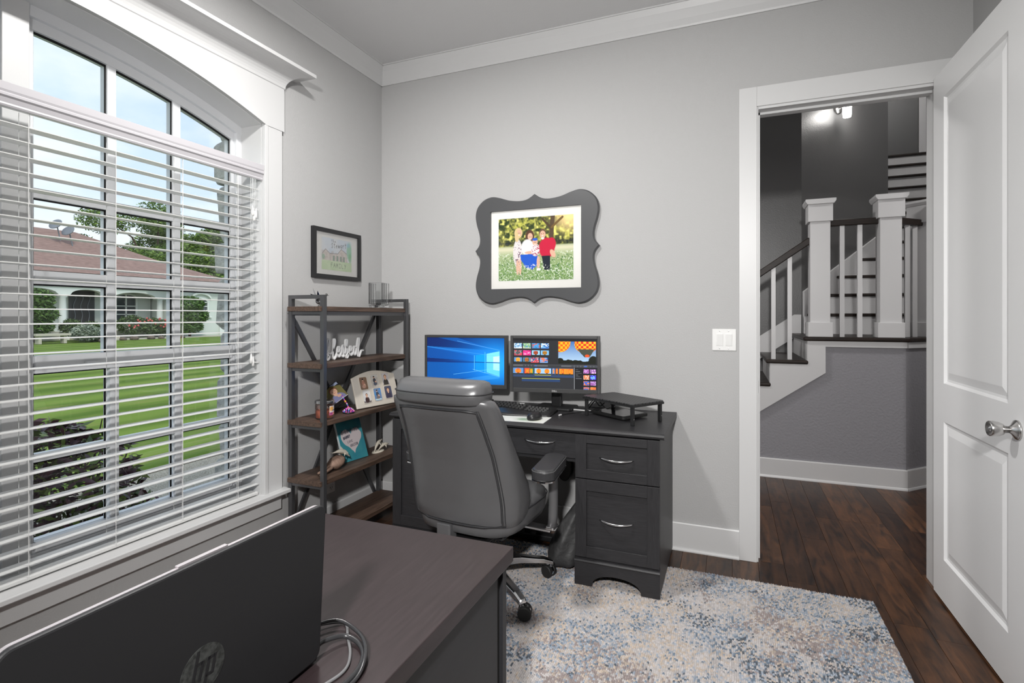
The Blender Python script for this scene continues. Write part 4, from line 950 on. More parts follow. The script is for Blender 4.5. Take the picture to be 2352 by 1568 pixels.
# ---- bookshelf: steel ladder frame, five boards
bs = thing('bookshelf', 'five-tier bookshelf of brown boards in a black metal frame', 'bookshelf', (0.16, -0.5, 0))
SX0, SX1, SY0, SY1 = 0.042, 0.288, -0.905, -0.098; P = 0.0125
def post(x, y): MB().box(x - P, x + P, y - P, y + P, 0.0, 1.427).build('post', 'shelf_metal', bs, bevel=0.0015)
for y in (SY0 + P, SY1 - P):
    post(SX0 + P, y); post(SX1 - P, y)
    MB().box(SX0 + 2 * P, SX1 - 2 * P, y - P, y + P, 1.407, 1.427).build('top_rail', 'shelf_metal', bs)
SZ = (1.365, 1.058, 0.748, 0.433, 0.122)
for z in SZ:
    MB().box(SX0 + 0.006, SX1 - 0.012, SY0 - 0.012, SY1 + 0.012, z - 0.026, z).build('shelf_board', 'shelf_wood', bs, bevel=0.002)
    for y in (SY0 + P, SY1 - P): MB().box(SX0 + 2 * P, SX1 - 2 * P, y - 0.010, y + 0.010, z - 0.044, z - 0.027).build('cross_bar', 'shelf_metal', bs)
for x in (SX0 + P, SX1 - 0.03): MB().box(x - 0.010, x + 0.010, SY0 + 2 * P, SY1 - 2 * P, SZ[0] - 0.048, SZ[0] - 0.027).build('long_bar', 'shelf_metal', bs)
def brace(ya, za, yb, zb):
    p, q = Vector((SX0 - 0.009, ya, za)), Vector((SX0 - 0.009, yb, zb)); M = frame_M(p, q - p, (1, 0, 0))
    MB().box(0, (q - p).length, -0.006, 0.006, -0.011, 0.011, M).build('brace', 'shelf_metal', bs)
brace(SY0 + 0.02, 1.335, -0.50, 0.765); brace(SY1 - 0.02, 1.335, -0.50, 0.765); brace(-0.50, 0.74, SY0 + 0.02, 0.10); brace(-0.50, 0.74, SY1 - 0.02, 0.10)

# -- things on the shelves
Z0, Z1, Z2, Z3, Z4 = SZ
# glass vase (thick square block vase)
t = thing('glass_vase', 'thick square clear glass vase on the top shelf by the corner', 'vase', (0.17, -0.265, Z0))
vM = Matrix.Translation((0.17, -0.265, Z0)) @ Matrix.Rotation(math.radians(8), 4, 'Z')
def sq(h, z, r=0.008): return [vM @ Vector((a, b_, z)) for a, b_ in rrect(-h, h, -h * 1.2, h * 1.2, r, 1)]
MB().loft([sq(0.044, 0.0215), sq(0.047, 0.024), sq(0.047, 0.160), sq(0.046, 0.162), sq(0.040, 0.161), sq(0.039, 0.156), sq(0.039, 0.030), sq(0.034, 0.0275, 0.006)]).build('vessel', 'vase_glass', t, smooth=False)
MB().loft([sq(0.044, 0.0006), sq(0.047, 0.003), sq(0.047, 0.018), sq(0.045, 0.021)]).build('glass_foot', 'crystal', t)
# crystal bird: faceted body, spread tail
t = thing('crystal_bird', 'small faceted crystal bird figurine on the top shelf', 'figurine', (0.16, -0.80, Z0))
bx, by = 0.165, -0.795
MB().ball((bx, by, Z0 + 0.030), (0.020, 0.034, 0.018), 7, 5).tube([(bx, by + 0.004, Z0 + 0.001), (bx, by, Z0 + 0.02)], [0.018, 0.006], 6).build('body', 'bird_glass', t)
MB().tube([(bx, by + 0.02, Z0 + 0.036), (bx, by + 0.036, Z0 + 0.056), (bx, by + 0.048, Z0 + 0.066)], [0.012, 0.009, 0.006], 6).ball((bx, by + 0.05, Z0 + 0.068), 0.009, 6, 4).tube([(bx, by + 0.056, Z0 + 0.068), (bx, by + 0.072, Z0 + 0.064)], [0.003, 0.0006], 5).build('head', 'bird_glass', t)
for s, zt in ((0.02, 0.085), (-0.012, 0.07), (0.0, 0.10)): MB().tube([(bx, by - 0.015, Z0 + 0.036), (bx + s, by - 0.035, Z0 + 0.06), (bx + s * 1.6, by - 0.055, Z0 + zt)], [0.008, 0.007, 0.001], 4).build('feather', 'bird_glass', t)
# script word sign
t = thing('word_sign', 'white script word sign reading blessed on the second shelf', 'sign', (0.17, -0.60, Z1))
strokes = [[(0.02, 0.35), (0.07, 0.62), (0.095, 0.95), (0.065, 1.0), (0.035, 0.7), (0.03, 0.2), (0.05, 0.03), (0.10, 0.06), (0.115, 0.22), (0.085, 0.36), (0.06, 0.25), (0.12, 0.27), (0.17, 0.36)],
           [(0.17, 0.36), (0.235, 0.72), (0.245, 0.95), (0.215, 0.98), (0.195, 0.6), (0.195, 0.15), (0.225, 0.03), (0.265, 0.14), (0.30, 0.30)],
           [(0.30, 0.30), (0.345, 0.40), (0.365, 0.52), (0.34, 0.62), (0.31, 0.48), (0.312, 0.22), (0.345, 0.12), (0.39, 0.25), (0.42, 0.44)],
           [(0.42, 0.44), (0.45, 0.68), (0.455, 0.40), (0.475, 0.18), (0.44, 0.10), (0.41, 0.18)], [(0.475, 0.2), (0.52, 0.42), (0.55, 0.88), (0.52, 0.92), (0.515, 0.66), (0.565, 0.38), (0.575, 0.10), (0.54, 0.03), (0.525, 0.14), (0.60, 0.26)],
           [(0.60, 0.26), (0.655, 0.40), (0.67, 0.52), (0.645, 0.60), (0.62, 0.46), (0.625, 0.22), (0.66, 0.14), (0.705, 0.26)],
           [(0.80, 0.52), (0.755, 0.58), (0.725, 0.40), (0.735, 0.18), (0.775, 0.17), (0.81, 0.42), (0.835, 0.82), (0.855, 0.98), (0.875, 0.90), (0.85, 0.4), (0.85, 0.10), (0.88, 0.04), (0.91, 0.2), (0.95, 0.34), (0.99, 0.32)]]
SGM = Matrix.Translation((0.165, -0.762, Z1 + 0.004))
for q in strokes:
    pts = [Vector((0, u * 0.345, v * 0.118)) for u, v in q]; pts = catmull(pts, 5); rr_ = []
    m = MB(); n = len(pts)
    for i, p in enumerate(pts):
        tg = (pts[min(i + 1, n - 1)] - pts[max(i - 1, 0)]).normalized(); nn = Vector((0, -tg.z, tg.y)); w = 0.0040
        rr_.append([SGM @ (p + nn * w + Vector((0.006, 0, 0))), SGM @ (p - nn * w + Vector((0.006, 0, 0))), SGM @ (p - nn * w - Vector((0.006, 0, 0))), SGM @ (p + nn * w - Vector((0.006, 0, 0)))])
    m.loft(rr_).build('letter', 'sign_white', t)
# jar candle
t = thing('jar_candle', 'coral jar candle with silver lid on the third shelf', 'candle', (0.215, -0.815, Z2))
cM = Matrix.Translation((0.205, -0.805, Z2))
MB().lathe([(0.0, 0.0005), (0.046, 0.0005), (0.050, 0.006), (0.050, 0.078), (0.047, 0.082), (0.0465, 0.078), (0.0465, 0.008), (0.0, 0.006)], 32, cM).build('glass_jar', 'candle_glass', t, smooth=True)
MB().lathe([(0.0, 0.0075), (0.0455, 0.0075), (0.0455, 0.046), (0.0, 0.046)], 32, cM).build('wax', 'candle_wax', t, smooth=False)
MB().lathe([(0.0, 0.083), (0.050, 0.083), (0.052, 0.086), (0.052, 0.098), (0.050, 0.101), (0.0, 0.101)], 32, cM).build('lid', 'silver_lid', t, smooth=False)
im = Img(36, 40, (226, 220, 222)); im.rect(0, 0, 1, 0.35, (214, 110, 150)); im.ell(0.3, 0.7, 0.3, 0.25, (228, 168, 90)); im.rect(0.35, 0.35, 0.95, 0.6, (236, 232, 236)); im.line([(0.42, 0.5), (0.9, 0.5)], 0.03, (90, 80, 100)); im.line([(0.5, 0.42), (0.8, 0.42)], 0.02, (120, 100, 120)); im.ell(0.25, 0.2, 0.2, 0.15, (150, 60, 120)); im.ell(0.75, 0.15, 0.18, 0.12, (240, 190, 90))
lb = MB(); rows = []
for r0 in range(9):
    z = 0.022 + 0.05 * r0 / 8; rows.append([cM @ Vector((0.0505 * math.cos(a), 0.0505 * math.sin(a), z)) for a in [math.radians(-18 + 52 * k / 8) for k in range(9)]])
lb.loft(rows, cap=False, closed=False); lo = lb.build('label', 'print_matte', t, smooth=True)
at = lo.data.color_attributes.new('Col', 'FLOAT_COLOR', 'POINT')
for r0 in range(9):
    for k in range(9): at.data[r0 * 9 + k].color = (*im.a[39 - min(39, r0 * 5), min(35, k * 4)], 1)
# portraits for the small frames
def portrait(bgc, shirt, hair, skin=(222, 178, 150), hx=0.5, hy=0.68, sc=1.0, w=34, h=46, seed=1):
    g = Img(w, h, bgc); n_ = g.noise(4, seed); g.put(n_ * 0.25, (60, 60, 70))
    g.ell(hx, hy - 0.50 * sc, 0.36 * sc, 0.33 * sc, shirt); g.rect(0, 0, 1, max(0, hy - 0.62 * sc), shirt, 0.8)
    g.ell(hx, hy - 0.18 * sc, 0.09 * sc, 0.10 * sc, skin); g.ell(hx, hy + 0.03 * sc, 0.20 * sc, 0.175 * sc, hair); g.ell(hx, hy - 0.03 * sc, 0.165 * sc, 0.16 * sc, skin)
    g.ell(hx - 0.07 * sc, hy - 0.02 * sc, 0.025, 0.014, (50, 40, 40)); g.ell(hx + 0.07 * sc, hy - 0.02 * sc, 0.025, 0.014, (50, 40, 40)); g.ell(hx, hy - 0.10 * sc, 0.06 * sc, 0.015, (170, 90, 90))
    return g
def figure(bgc, shirt, legs, hair, seed, w=34, h=46):
    g = Img(w, h, bgc); n_ = g.noise(6, seed); g.put(n_ * 0.5, (150, 130, 110)); g.ell(0.45, 0.78, 0.10, 0.09, (216, 172, 146)); g.ell(0.45, 0.83, 0.11, 0.06, hair)
    g.ell(0.47, 0.52, 0.20, 0.20, shirt); g.ell(0.52, 0.26, 0.26, 0.15, legs, rot=0.3); g.ell(0.62, 0.40, 0.14, 0.06, (216, 172, 146), rot=-0.6); return g
# six-opening cream photo frame leaning on the shelf back
t = thing('collage_frame', 'cream six-opening photo frame leaning on the third shelf', 'picture frame', (0.19, -0.33, Z2))
fM = frame_M((0.205, -0.535, Z2 + 0.003), (0.18, 1.0, 0.0), (-0.30, 0.054, 1.0))
FW, FH = 0.355, 0.225
opn = [(0.085, 0.150), (0.178, 0.158), (0.270, 0.160), (0.090, 0.066), (0.180, 0.070), (0.272, 0.074)]
outl = [(0, 0), (FW, 0), (FW, FH - 0.035)] + [(FW * (1 - i / 10), FH - 0.035 + 0.035 * math.sin(PI * i / 10)) for i in range(1, 10)] + [(0, FH - 0.035)]
ob = MB().prism(outl, 0, 0.012, 'z', fM).build('frame_body', 'cream_frame', t, bevel=0.004)
imgs = [figure((120, 92, 70), (168, 120, 100), (190, 150, 130), (40, 30, 26), 3), figure((206, 204, 200), (60, 62, 70), (90, 96, 110), (50, 40, 34), 4), portrait((206, 200, 202), (62, 58, 54), (120, 92, 72)),
        portrait((222, 220, 218), (70, 52, 48), (90, 66, 50), hy=0.62, sc=0.75), figure((70, 140, 200), (80, 82, 92), (120, 110, 110), (60, 50, 44), 6), portrait((84, 88, 110), (70, 66, 84), (96, 72, 60))]
imgs[4].rect(0.1, 0.04, 0.9, 0.12, (206, 226, 224))
for (cx, cy), g in zip(opn, imgs):
    w2, h2 = 0.030, 0.0385
    PMx = fM @ Matrix.Translation((cx, cy, 0.0142))
    rim = MB(); r0 = rrect(-w2 - 0.003, w2 + 0.003, -h2 - 0.003, h2 + 0.003, 0.010, 4); r1 = rrect(-w2, w2, -h2, h2, 0.008, 4)
    rim.loft([[PMx @ Vector((a, b_, -0.002)) for a, b_ in r0], [PMx @ Vector((a, b_, 0.0008)) for a, b_ in r0], [PMx @ Vector((a, b_, 0.0008)) for a, b_ in r1], [PMx @ Vector((a, b_, -0.0015)) for a, b_ in r1]], cap=False).build('opening_rim', 'cream_frame', t)
    def rmask(X, Y):
        px = np.abs(X - 0.5) * 2 * w2; py = np.abs(Y - 0.5) * 2 * h2; qx = np.maximum(px - (w2 - 0.008), 0); qy = np.maximum(py - (h2 - 0.008), 0); return qx * qx + qy * qy <= 0.008 ** 2
    sheet('photograph', g, PMx @ Matrix.Translation((0, 0, -0.0012)), 2 * w2, 2 * h2, 'print_gloss', t, rmask)
# photo cube standing on one corner
t = thing('photo_cube', 'black photo cube tipped on its corner showing a child portrait', 'photo cube', (0.115, -0.62, Z2))
n0 = Vector((0.62, -0.66, 0.42)).normalized()          # normal of the face with the portrait
u0 = Vector((0.58, 0.51, 0.63)); u0 = (u0 - n0 * u0.dot(n0)).normalized(); v0 = n0.cross(u0)
s_ = 0.055
qM0 = Matrix((u0, v0, n0)).transposed()
corners = [qM0 @ Vector((a, b_, c)) * s_ for a in (-1, 1) for b_ in (-1, 1) for c in (-1, 1)]
zmin = min(c.z for c in corners); cM3 = Matrix.Translation((0.118, -0.625, Z2 - zmin + 0.0008)) @ qM0.to_4x4()
MB().box(-s_, s_, -s_, s_, -s_, s_, cM3).build('cube_body', 'black_plastic', t, bevel=0.002)
g = portrait((120, 112, 60), (128, 130, 168), (120, 80, 56), hx=0.5, hy=0.62, sc=1.15, w=60, h=60, seed=9); g.poly([(0, 1), (1, 1), (1, 0.72), (0.5, 0.95), (0, 0.8)], (30, 30, 32)); g.poly([(0.5, 0.98), (0.95, 0.98), (0.95, 0.84), (0.7, 0.86)], (150, 160, 186)); g.ell(0.62, 0.25, 0.12, 0.08, (216, 170, 146))
g.rect(0, 0, 0.02, 1, (224, 224, 220)); g.rect(0, 0, 1, 0.02, (224, 224, 220))
sheet('photograph', g, cM3 @ Matrix.Translation((0, 0, s_ + 0.0006)), 2 * s_ * 0.96, 2 * s_ * 0.96, 'print_gloss', t)
for M_, c_ in ((cM3 @ Matrix.Translation((0, -s_ - 0.0006, 0)) @ Matrix.Rotation(PI / 2, 4, 'X'), (128, 128, 130)), (cM3 @ Matrix.Translation((s_ + 0.0006, 0, 0)) @ Matrix.Rotation(PI / 2, 4, 'Y'), (60, 60, 62))):
    g = Img(16, 16, c_); g.put(g.noise(3, 5) * 0.6, (40, 40, 44)); sheet('photograph', g, M_, 2 * s_ * 0.94, 2 * s_ * 0.94, 'print_gloss', t)
# beaded memo clip
t = thing('beaded_memo_clip', 'purple beaded memo clip with a domed base on the third shelf', 'memo clip', (0.215, -0.625, Z2))
bx, by = 0.222, -0.625
MB().lathe([(0.0, 0.0005), (0.034, 0.0005), (0.034, 0.006), (0.026, 0.016), (0.012, 0.024), (0.0, 0.026)], 20, Matrix.Translation((bx, by, Z2))).build('base', 'black_plastic', t, smooth=True)
cl = ['bead_purple', 'bead_pink', 'bead_clear', 'bead_purple', 'bead_blue', 'bead_pink']
for ring, (rr0, zz0, n) in enumerate(((0.030, 0.011, 14), (0.024, 0.0185, 11), (0.016, 0.025, 8), (0.007, 0.029, 5))):
    for k in range(n):
        a = 2 * PI * (k + 0.5 * ring) / n; MB().ball((bx + rr0 * math.cos(a), by + rr0 * math.sin(a), Z2 + zz0), 0.0048, 8, 5).build('bead', cl[(k + ring) % 6], t, smooth=True)
wp = catmull([(bx, by, Z2 + 0.028), (bx - 0.004, by - 0.010, Z2 + 0.055), (bx - 0.008, by - 0.028, Z2 + 0.080), (bx - 0.012, by - 0.040, Z2 + 0.105)], 5)
MB().tube(wp, 0.001, 6).build('wire', 'nickel', t)
for i, p in enumerate(wp):
    MB().ball(tuple(p), 0.0062 if i in (1, 8) else 0.0042, 8, 6).build('bead', ('bead_gold', 'bead_gold', 'bead_pink', 'bead_purple', 'bead_blue', 'bead_clear', 'bead_pink', 'bead_purple')[i % 8], t, smooth=True)
# teal heart canvas
t = thing('heart_canvas', 'teal painted canvas with a white heart and handwriting leaning on the fourth shelf', 'canvas', (0.1, -0.45, Z3))
hM = frame_M((0.150, -0.575, Z3 + 0.002), (0.12, 1.0, 0.0), (-0.34, 0.04, 1.0))
CW, CHh = 0.198, 0.275
MB().box(0, CW, 0, CHh, -0.016, 0, hM).build('stretcher', 'canvas_edge', t, bevel=0.002)
g = Img(120, 166, (62, 152, 166)); g.put(g.noise(5, 11) * 0.5, (40, 128, 158)); g.put(g.noise(9, 12) * 0.35, (92, 180, 176))
hp = []
for i in range(60):
    a = 2 * PI * i / 60; hp.append((0.50 + 0.026 * 16 * math.sin(a) ** 3 * (1 + 0.02 * math.sin(9 * a)), 0.465 + 0.0195 * (13 * math.cos(a) - 5 * math.cos(2 * a) - 2 * math.cos(3 * a) - math.cos(4 * a)) + 0.008 * math.sin(13 * a)))
g.poly(hp, (226, 214, 216))
LET = {'I': [[(0.2, 0), (0.8, 0)], [(0.5, 0), (0.5, 1)], [(0.2, 1), (0.8, 1)]], 'L': [[(0.2, 1), (0.2, 0), (0.8, 0)]], 'O': [[(0.5, 0), (0.15, 0.3), (0.2, 0.8), (0.6, 1), (0.85, 0.6), (0.75, 0.15), (0.5, 0)]], 'V': [[(0.1, 1), (0.45, 0), (0.9, 1)]],
       'E': [[(0.85, 0), (0.2, 0), (0.2, 1), (0.85, 1)], [(0.2, 0.5), (0.7, 0.5)]], 'Y': [[(0.1, 1), (0.5, 0.5), (0.9, 1)], [(0.5, 0.5), (0.4, 0)]], 'U': [[(0.15, 1), (0.2, 0.2), (0.5, 0), (0.8, 0.2), (0.85, 1)]], 'N': [[(0.15, 0), (0.15, 1), (0.8, 0), (0.85, 1)]],
       'A': [[(0.1, 0), (0.5, 1), (0.9, 0)], [(0.28, 0.42), (0.72, 0.42)]], 'D': [[(0.2, 0), (0.2, 1), (0.7, 0.8), (0.85, 0.4), (0.6, 0.05), (0.2, 0)]], 'S': [[(0.85, 0.85), (0.5, 1), (0.2, 0.75), (0.75, 0.35), (0.5, 0), (0.15, 0.15)]], 'F': [[(0.2, 0), (0.2, 1), (0.85, 1)], [(0.2, 0.55), (0.7, 0.55)]],
       'M': [[(0.1, 0), (0.2, 1), (0.5, 0.4), (0.8, 1), (0.9, 0)]], 'T': [[(0.1, 1), (0.9, 1)], [(0.5, 1), (0.5, 0)]], 'W': [[(0.05, 1), (0.28, 0), (0.5, 0.7), (0.72, 0), (0.95, 1)]], 'R': [[(0.2, 0), (0.2, 1), (0.75, 0.9), (0.75, 0.6), (0.2, 0.5), (0.85, 0)]],
       'H': [[(0.2, 0), (0.2, 1)], [(0.8, 0), (0.8, 1)], [(0.2, 0.5), (0.8, 0.5)]],
       't': [[(0.45, 1), (0.45, 0.1), (0.7, 0)], [(0.15, 0.7), (0.8, 0.72)]], 'h': [[(0.2, 1.1), (0.2, 0)], [(0.2, 0.4), (0.5, 0.6), (0.75, 0.4), (0.75, 0)]], 'e': [[(0.15, 0.32), (0.8, 0.36), (0.5, 0.62), (0.15, 0.3), (0.45, 0), (0.85, 0.12)]],
       'w': [[(0.1, 0.6), (0.28, 0), (0.5, 0.5), (0.72, 0), (0.92, 0.6)]], 'a': [[(0.8, 0.55), (0.4, 0.62), (0.15, 0.3), (0.4, 0), (0.8, 0.3)], [(0.8, 0.6), (0.85, 0)]], 'r': [[(0.2, 0.6), (0.2, 0)], [(0.2, 0.4), (0.5, 0.62), (0.8, 0.58)]]}
def write(img, s, x, y, h, w, lw, col, slope=0.0, wob=0.0):
    for i, c in enumerate(s):
        for stq in LET.get(c, []):
            img.line([(x + (i + 0.06 + 0.80 * a + wob * random.uniform(-.3, .3)) * w, y + slope * i * w + h * (b_ + wob * random.uniform(-.3, .3))) for a, b_ in stq], lw, col)
random.seed(3)
write(g, 'I LOVE YOU', 0.13, 0.605, 0.075, 0.075, 0.0055, (108, 100, 112), 0.04, 0.2); write(g, 'NANNY', 0.17, 0.490, 0.055, 0.058, 0.0075, (56, 60, 78), 0.10, 0.2); write(g, 'LOVE', 0.30, 0.395, 0.045, 0.055, 0.0045, (116, 106, 118), 0.05, 0.2); write(g, 'ADDISON', 0.38, 0.300, 0.055, 0.047, 0.0050, (92, 86, 100), 0.05, 0.2)
sheet('painting', g, hM @ Matrix.Translation((CW / 2, CHh / 2, 0.0006)), CW, CHh, 'print_matte', t)
# bone dolphin on a lump of driftwood
t = thing('driftwood_dolphin', 'bone carved dolphin leaping over a lump of driftwood', 'figurine', (0.19, -0.72, Z3))
D0 = Vector((0.185, -0.735, Z3))
dw = []
for i in range(11):
    f = i / 10; y = -0.02 + 0.135 * f; r_ = 0.010 + 0.030 * math.sin(PI * min(1, f * 0.95 + 0.03)) ** 0.8
    dw.append([D0 + Vector((0.9 * r_ * math.cos(a) * (1 + 0.18 * math.sin(3 * a + 5 * f)), y, 0.030 + 0.012 * f + r_ * 0.85 * math.sin(a) * (1 + 0.2 * math.cos(4 * a + 9 * f)))) for a in [2 * PI * k / 14 for k in range(14)]])
mz = min(p.z for r_ in dw for p in r_); dw = [[p - Vector((0, 0, mz - Z3 - 0.0005)) for p in r_] for r_ in dw]
MB().loft(dw).build('driftwood_body', 'driftwood', t, smooth=True)
for dx, dz in ((0.0, 0.020), (0.014, 0.010)): MB().tube([D0 + Vector((dx, 0.0, dz + 0.016)), D0 + Vector((dx + 0.004, -0.05, dz + 0.004)), D0 + Vector((dx + 0.006, -0.105, dz - 0.003))], [0.011, 0.008, 0.006], 8).build('branch', 'driftwood', t, smooth=True)
def dolphin(par, base, ang, pitch, sc, m='bone'):
    M = Matrix.Translation(base) @ Matrix.Rotation(ang, 4, 'Z') @ Matrix.Rotation(pitch, 4, 'Y') @ Matrix.Scale(sc, 4)
    pts = [(-0.62, 0, -0.02), (-0.42, 0, 0.05), (-0.15, 0, 0.12), (0.15, 0, 0.12), (0.38, 0, 0.03), (0.5, 0, -0.04), (0.66, 0, -0.11)]
    body = MB().tube([M @ p for p in catmull(pts, 4)], [sc * r_ for r_ in np.interp(np.linspace(0, 6, 25), range(7), (0.02, 0.05, 0.11, 0.125, 0.095, 0.045, 0.012))], 12).build('dolphin_body', m, par, smooth=True)
    fin = lambda a, b_, c, th: MB().add([M @ Vector(p) for p in (a, b_, c)] + [M @ (Vector(p) + Vector(th)) for p in (a, b_, c)], [(0, 1, 2), (5, 4, 3), (0, 3, 4, 1), (1, 4, 5, 2), (2, 5, 3, 0)]).build('fin', m, body)
    fin((-0.12, -0.012, 0.22), (0.10, -0.012, 0.22), (-0.16, -0.012, 0.38), (0, 0.024, 0)); fin((0.10, 0.08, 0.06), (0.24, 0.08, 0.04), (0.04, 0.22, -0.10), (0, 0.02, 0.02)); fin((0.10, -0.08, 0.06), (0.24, -0.08, 0.04), (0.04, -0.22, -0.10), (0, -0.02, 0.02))
    fin((-0.56, 0, -0.02), (-0.66, 0.02, -0.02), (-0.74, 0.17, -0.04), (0, 0, 0.025)); fin((-0.56, 0, -0.02), (-0.66, -0.02, -0.02), (-0.74, -0.17, -0.04), (0, 0, 0.025))
    for s in (1, -1): MB().ball(M @ Vector((0.40, s * 0.085, 0.05)), 0.012 * sc, 6, 4).build('eye', 'gap_dark', body)
dolphin(t, (0.195, -0.655, Z3 + 0.083), PI / 2 - 0.15, 0.28, 0.105)
t = thing('dolphin_pair', 'bone carved pair of dolphins beside the teal canvas', 'figurine', (0.16, -0.26, Z3))
MB().lathe([(0.0, 0.0005), (0.03, 0.0005), (0.026, 0.008), (0.0, 0.012)], 14, Matrix.Translation((0.165, -0.265, Z3)) @ Matrix.Scale(1.9, 4, (0, 1, 0))).build('base', 'bone', t, smooth=True)
dolphin(t, (0.17, -0.275, Z3 + 0.045), PI / 2, -0.75, 0.085); dolphin(t, (0.185, -0.235, Z3 + 0.030), PI / 2 - 0.1, -0.25, 0.085)

# ---- two monitors
def monitor(label, cx, cy, yaw, w, h, ztop, img, stand_x, logo):
    t = thing('monitor', label, 'monitor', (stand_x[0], stand_x[1], DZT))
    M = Matrix.Translation((cx, cy, ztop - h / 2)) @ Matrix.Rotation(yaw, 4, 'Z')       # local x right, -y towards the sitter
    p = MB().box(-w / 2, w / 2, -0.012, 0.030, -h / 2, h / 2, M).build('housing', 'bezel', t, bevel=0.003)
    bz, bb = 0.016, 0.024
    for a, c, e, f in ((-w / 2, -w / 2 + bz, -h / 2, h / 2), (w / 2 - bz, w / 2, -h / 2, h / 2)): MB().box(a, c, -0.018, -0.0125, e, f, M).build('bezel_side', 'bezel', p, bevel=0.0015)
    MB().box(-w / 2 + bz, w / 2 - bz, -0.018, -0.0125, h / 2 - bz, h / 2, M).build('bezel_top', 'bezel', p, bevel=0.0015)
    MB().box(-w / 2 + bz, w / 2 - bz, -0.018, -0.0125, -h / 2, -h / 2 + bb, M).build('bezel_bottom', 'bezel', p, bevel=0.0015)
    sw, sh = w - 2 * bz, h - bz - bb
    sheet('screen', img, M @ Matrix.Translation((0, -0.0135, (bb - bz) / 2)) @ Matrix.Rotation(PI / 2, 4, 'X'), sw, sh, 'screen_lit', t)
    if logo:
        lm = text_mesh(logo, 0.0135, 0.0004); lm.materials.clear(); lm.materials.append(MATS['logo_white'])
        o = bpy.data.objects.new('brand_lettering', lm); COL.objects.link(o); o.parent = t
        o.matrix_local = wm(t).inverted() @ M @ Matrix.Translation((0.0, -0.0186, -h / 2 + 0.011)) @ Matrix.Rotation(PI / 2, 4, 'X')
    SMx = Matrix.Translation((stand_x[0], stand_x[1], DZT))
    MB().box(-0.030, 0.030, -0.006, 0.022, 0.0, ztop - DZT - 0.12, SMx).build('stand_neck', 'black_plastic', t, bevel=0.006)
    MB().prism(rrect(-0.115, 0.115, -0.10, 0.08, 0.02), 0.0004, 0.014, 'z', SMx).build('stand_base', 'black_plastic', t, bevel=0.004)
    MB().box(-0.05, 0.05, 0.03, 0.055, -0.06, 0.06, M).build('mount', 'black_plastic', t, bevel=0.004)
    return t
# picture 1: blue desktop with a lit four-pane window and light beams
A = Img(352, 211, (2, 30, 92))
X_, Y_ = A.X, A.Y
gl = np.exp(-(((X_ - 0.86) / 0.42) ** 2 + ((Y_ - 0.45) / 0.55) ** 2)); A.put(gl * 0.95, (0, 112, 214))
gl = np.exp(-(((X_ - 0.90) / 0.22) ** 2 + ((Y_ - 0.45) / 0.35) ** 2)); A.put(gl * 0.75, (40, 170, 246))
def beam(pts, col, a):
    A.poly(pts, col, a)
beam([(0.94, 0.72), (0.94, 0.48), (0.0, 0.55), (0.0, 0.80)], (0, 110, 214), 0.35); beam([(0.94, 0.45), (0.94, 0.20), (0.0, 0.04), (0.0, 0.46)], (0, 122, 224), 0.35)
beam([(0.94, 0.72), (0.62, 0.62), (0.0, 0.79), (0.0, 0.81), (0.5, 0.77)], (30, 140, 236), 0.30); beam([(0.94, 0.72), (0.0, 1.05), (0.2, 1.1)], (20, 120, 220), 0.30)
beam([(0.94, 0.14), (0.94, 0.24), (0.2, 0.02), (0.3, -0.02)], (60, 160, 240), 0.4)
A.poly([(0.635, 0.625), (0.760, 0.655), (0.760, 0.485), (0.635, 0.49)], (0, 150, 240), 0.85); A.poly([(0.635, 0.47), (0.760, 0.468), (0.760, 0.27), (0.635, 0.30)], (0, 140, 236), 0.85)
A.poly([(0.775, 0.66), (0.940, 0.72), (0.940, 0.48), (0.775, 0.485)], (120, 214, 250), 0.95); A.poly([(0.775, 0.466), (0.940, 0.462), (0.940, 0.18), (0.775, 0.262)], (96, 200, 250), 0.95)
A.poly([(0.86, 0.60), (0.94, 0.62), (0.94, 0.48), (0.86, 0.485)], (214, 246, 255), 0.7); A.poly([(0.86, 0.46), (0.94, 0.46), (0.94, 0.30), (0.86, 0.32)], (180, 236, 252), 0.7)
A.line([(0.0, 0.476), (0.94, 0.474)], 0.008, (2, 36, 110), 0.8)
for p_ in ([(0.62, 0.62), (0.62, 0.30)], [(0.757, 0.69), (0.757, 0.25)]): A.line(p_, 0.005, (90, 200, 255), 0.9)
A.line([(0.94, 0.74), (0.40, 0.93)], 0.003, (120, 200, 255), 0.6); A.line([(0.94, 0.60), (0.0, 0.80)], 0.003, (80, 180, 255), 0.6); A.line([(0.94, 0.36), (0.35, 0.20)], 0.003, (120, 210, 255), 0.7); A.line([(0.94, 0.17), (0.60, 0.32)], 0.003, (140, 220, 255), 0.7)
# picture 2: dark video editor with balloon clips
Bv = Img(416, 243, (40, 41, 44))
def balloon(w, h, sky, seed, c1=(214, 60, 30), c2=(240, 170, 40), cx=0.5, cy=0.55, r=0.30):
    g = Img(w, h, sky); g.rect(0, 0, 1, 0.16, (34, 40, 30)); k = np.random.default_rng(seed)
    g.ell(cx, cy, r, r * 1.25, c1)
    for i in range(5): g.ell(cx - r * 0.8 + r * 0.4 * i, cy, r * 0.12, r * 1.1, c2)
    g.poly([(cx - r * 0.35, cy - r), (cx + r * 0.35, cy - r), (cx + 0.06, cy - r * 1.7), (cx - 0.06, cy - r * 1.7)], (70, 60, 40)); return g
big = Img(190, 112, (58, 106, 170)); big.put(1 - big.Y, (176, 204, 226), 0.9)
def env(cx, cy, rx, ry, chk):
    d_ = ((big.X - cx) / rx) ** 2 + ((big.Y - cy) / ry) ** 2; u_ = np.floor(np.arcsin(np.clip((big.X - cx) / rx, -1, 1)) * 4.2 + 20); v_ = np.floor((big.Y - cy) / ry * 4.5 + 20)
    big.put((d_ < 1).astype(float), (240, 178, 34)); big.put(((d_ < 1) & ((u_ + v_) % 2 == 0)).astype(float), chk)
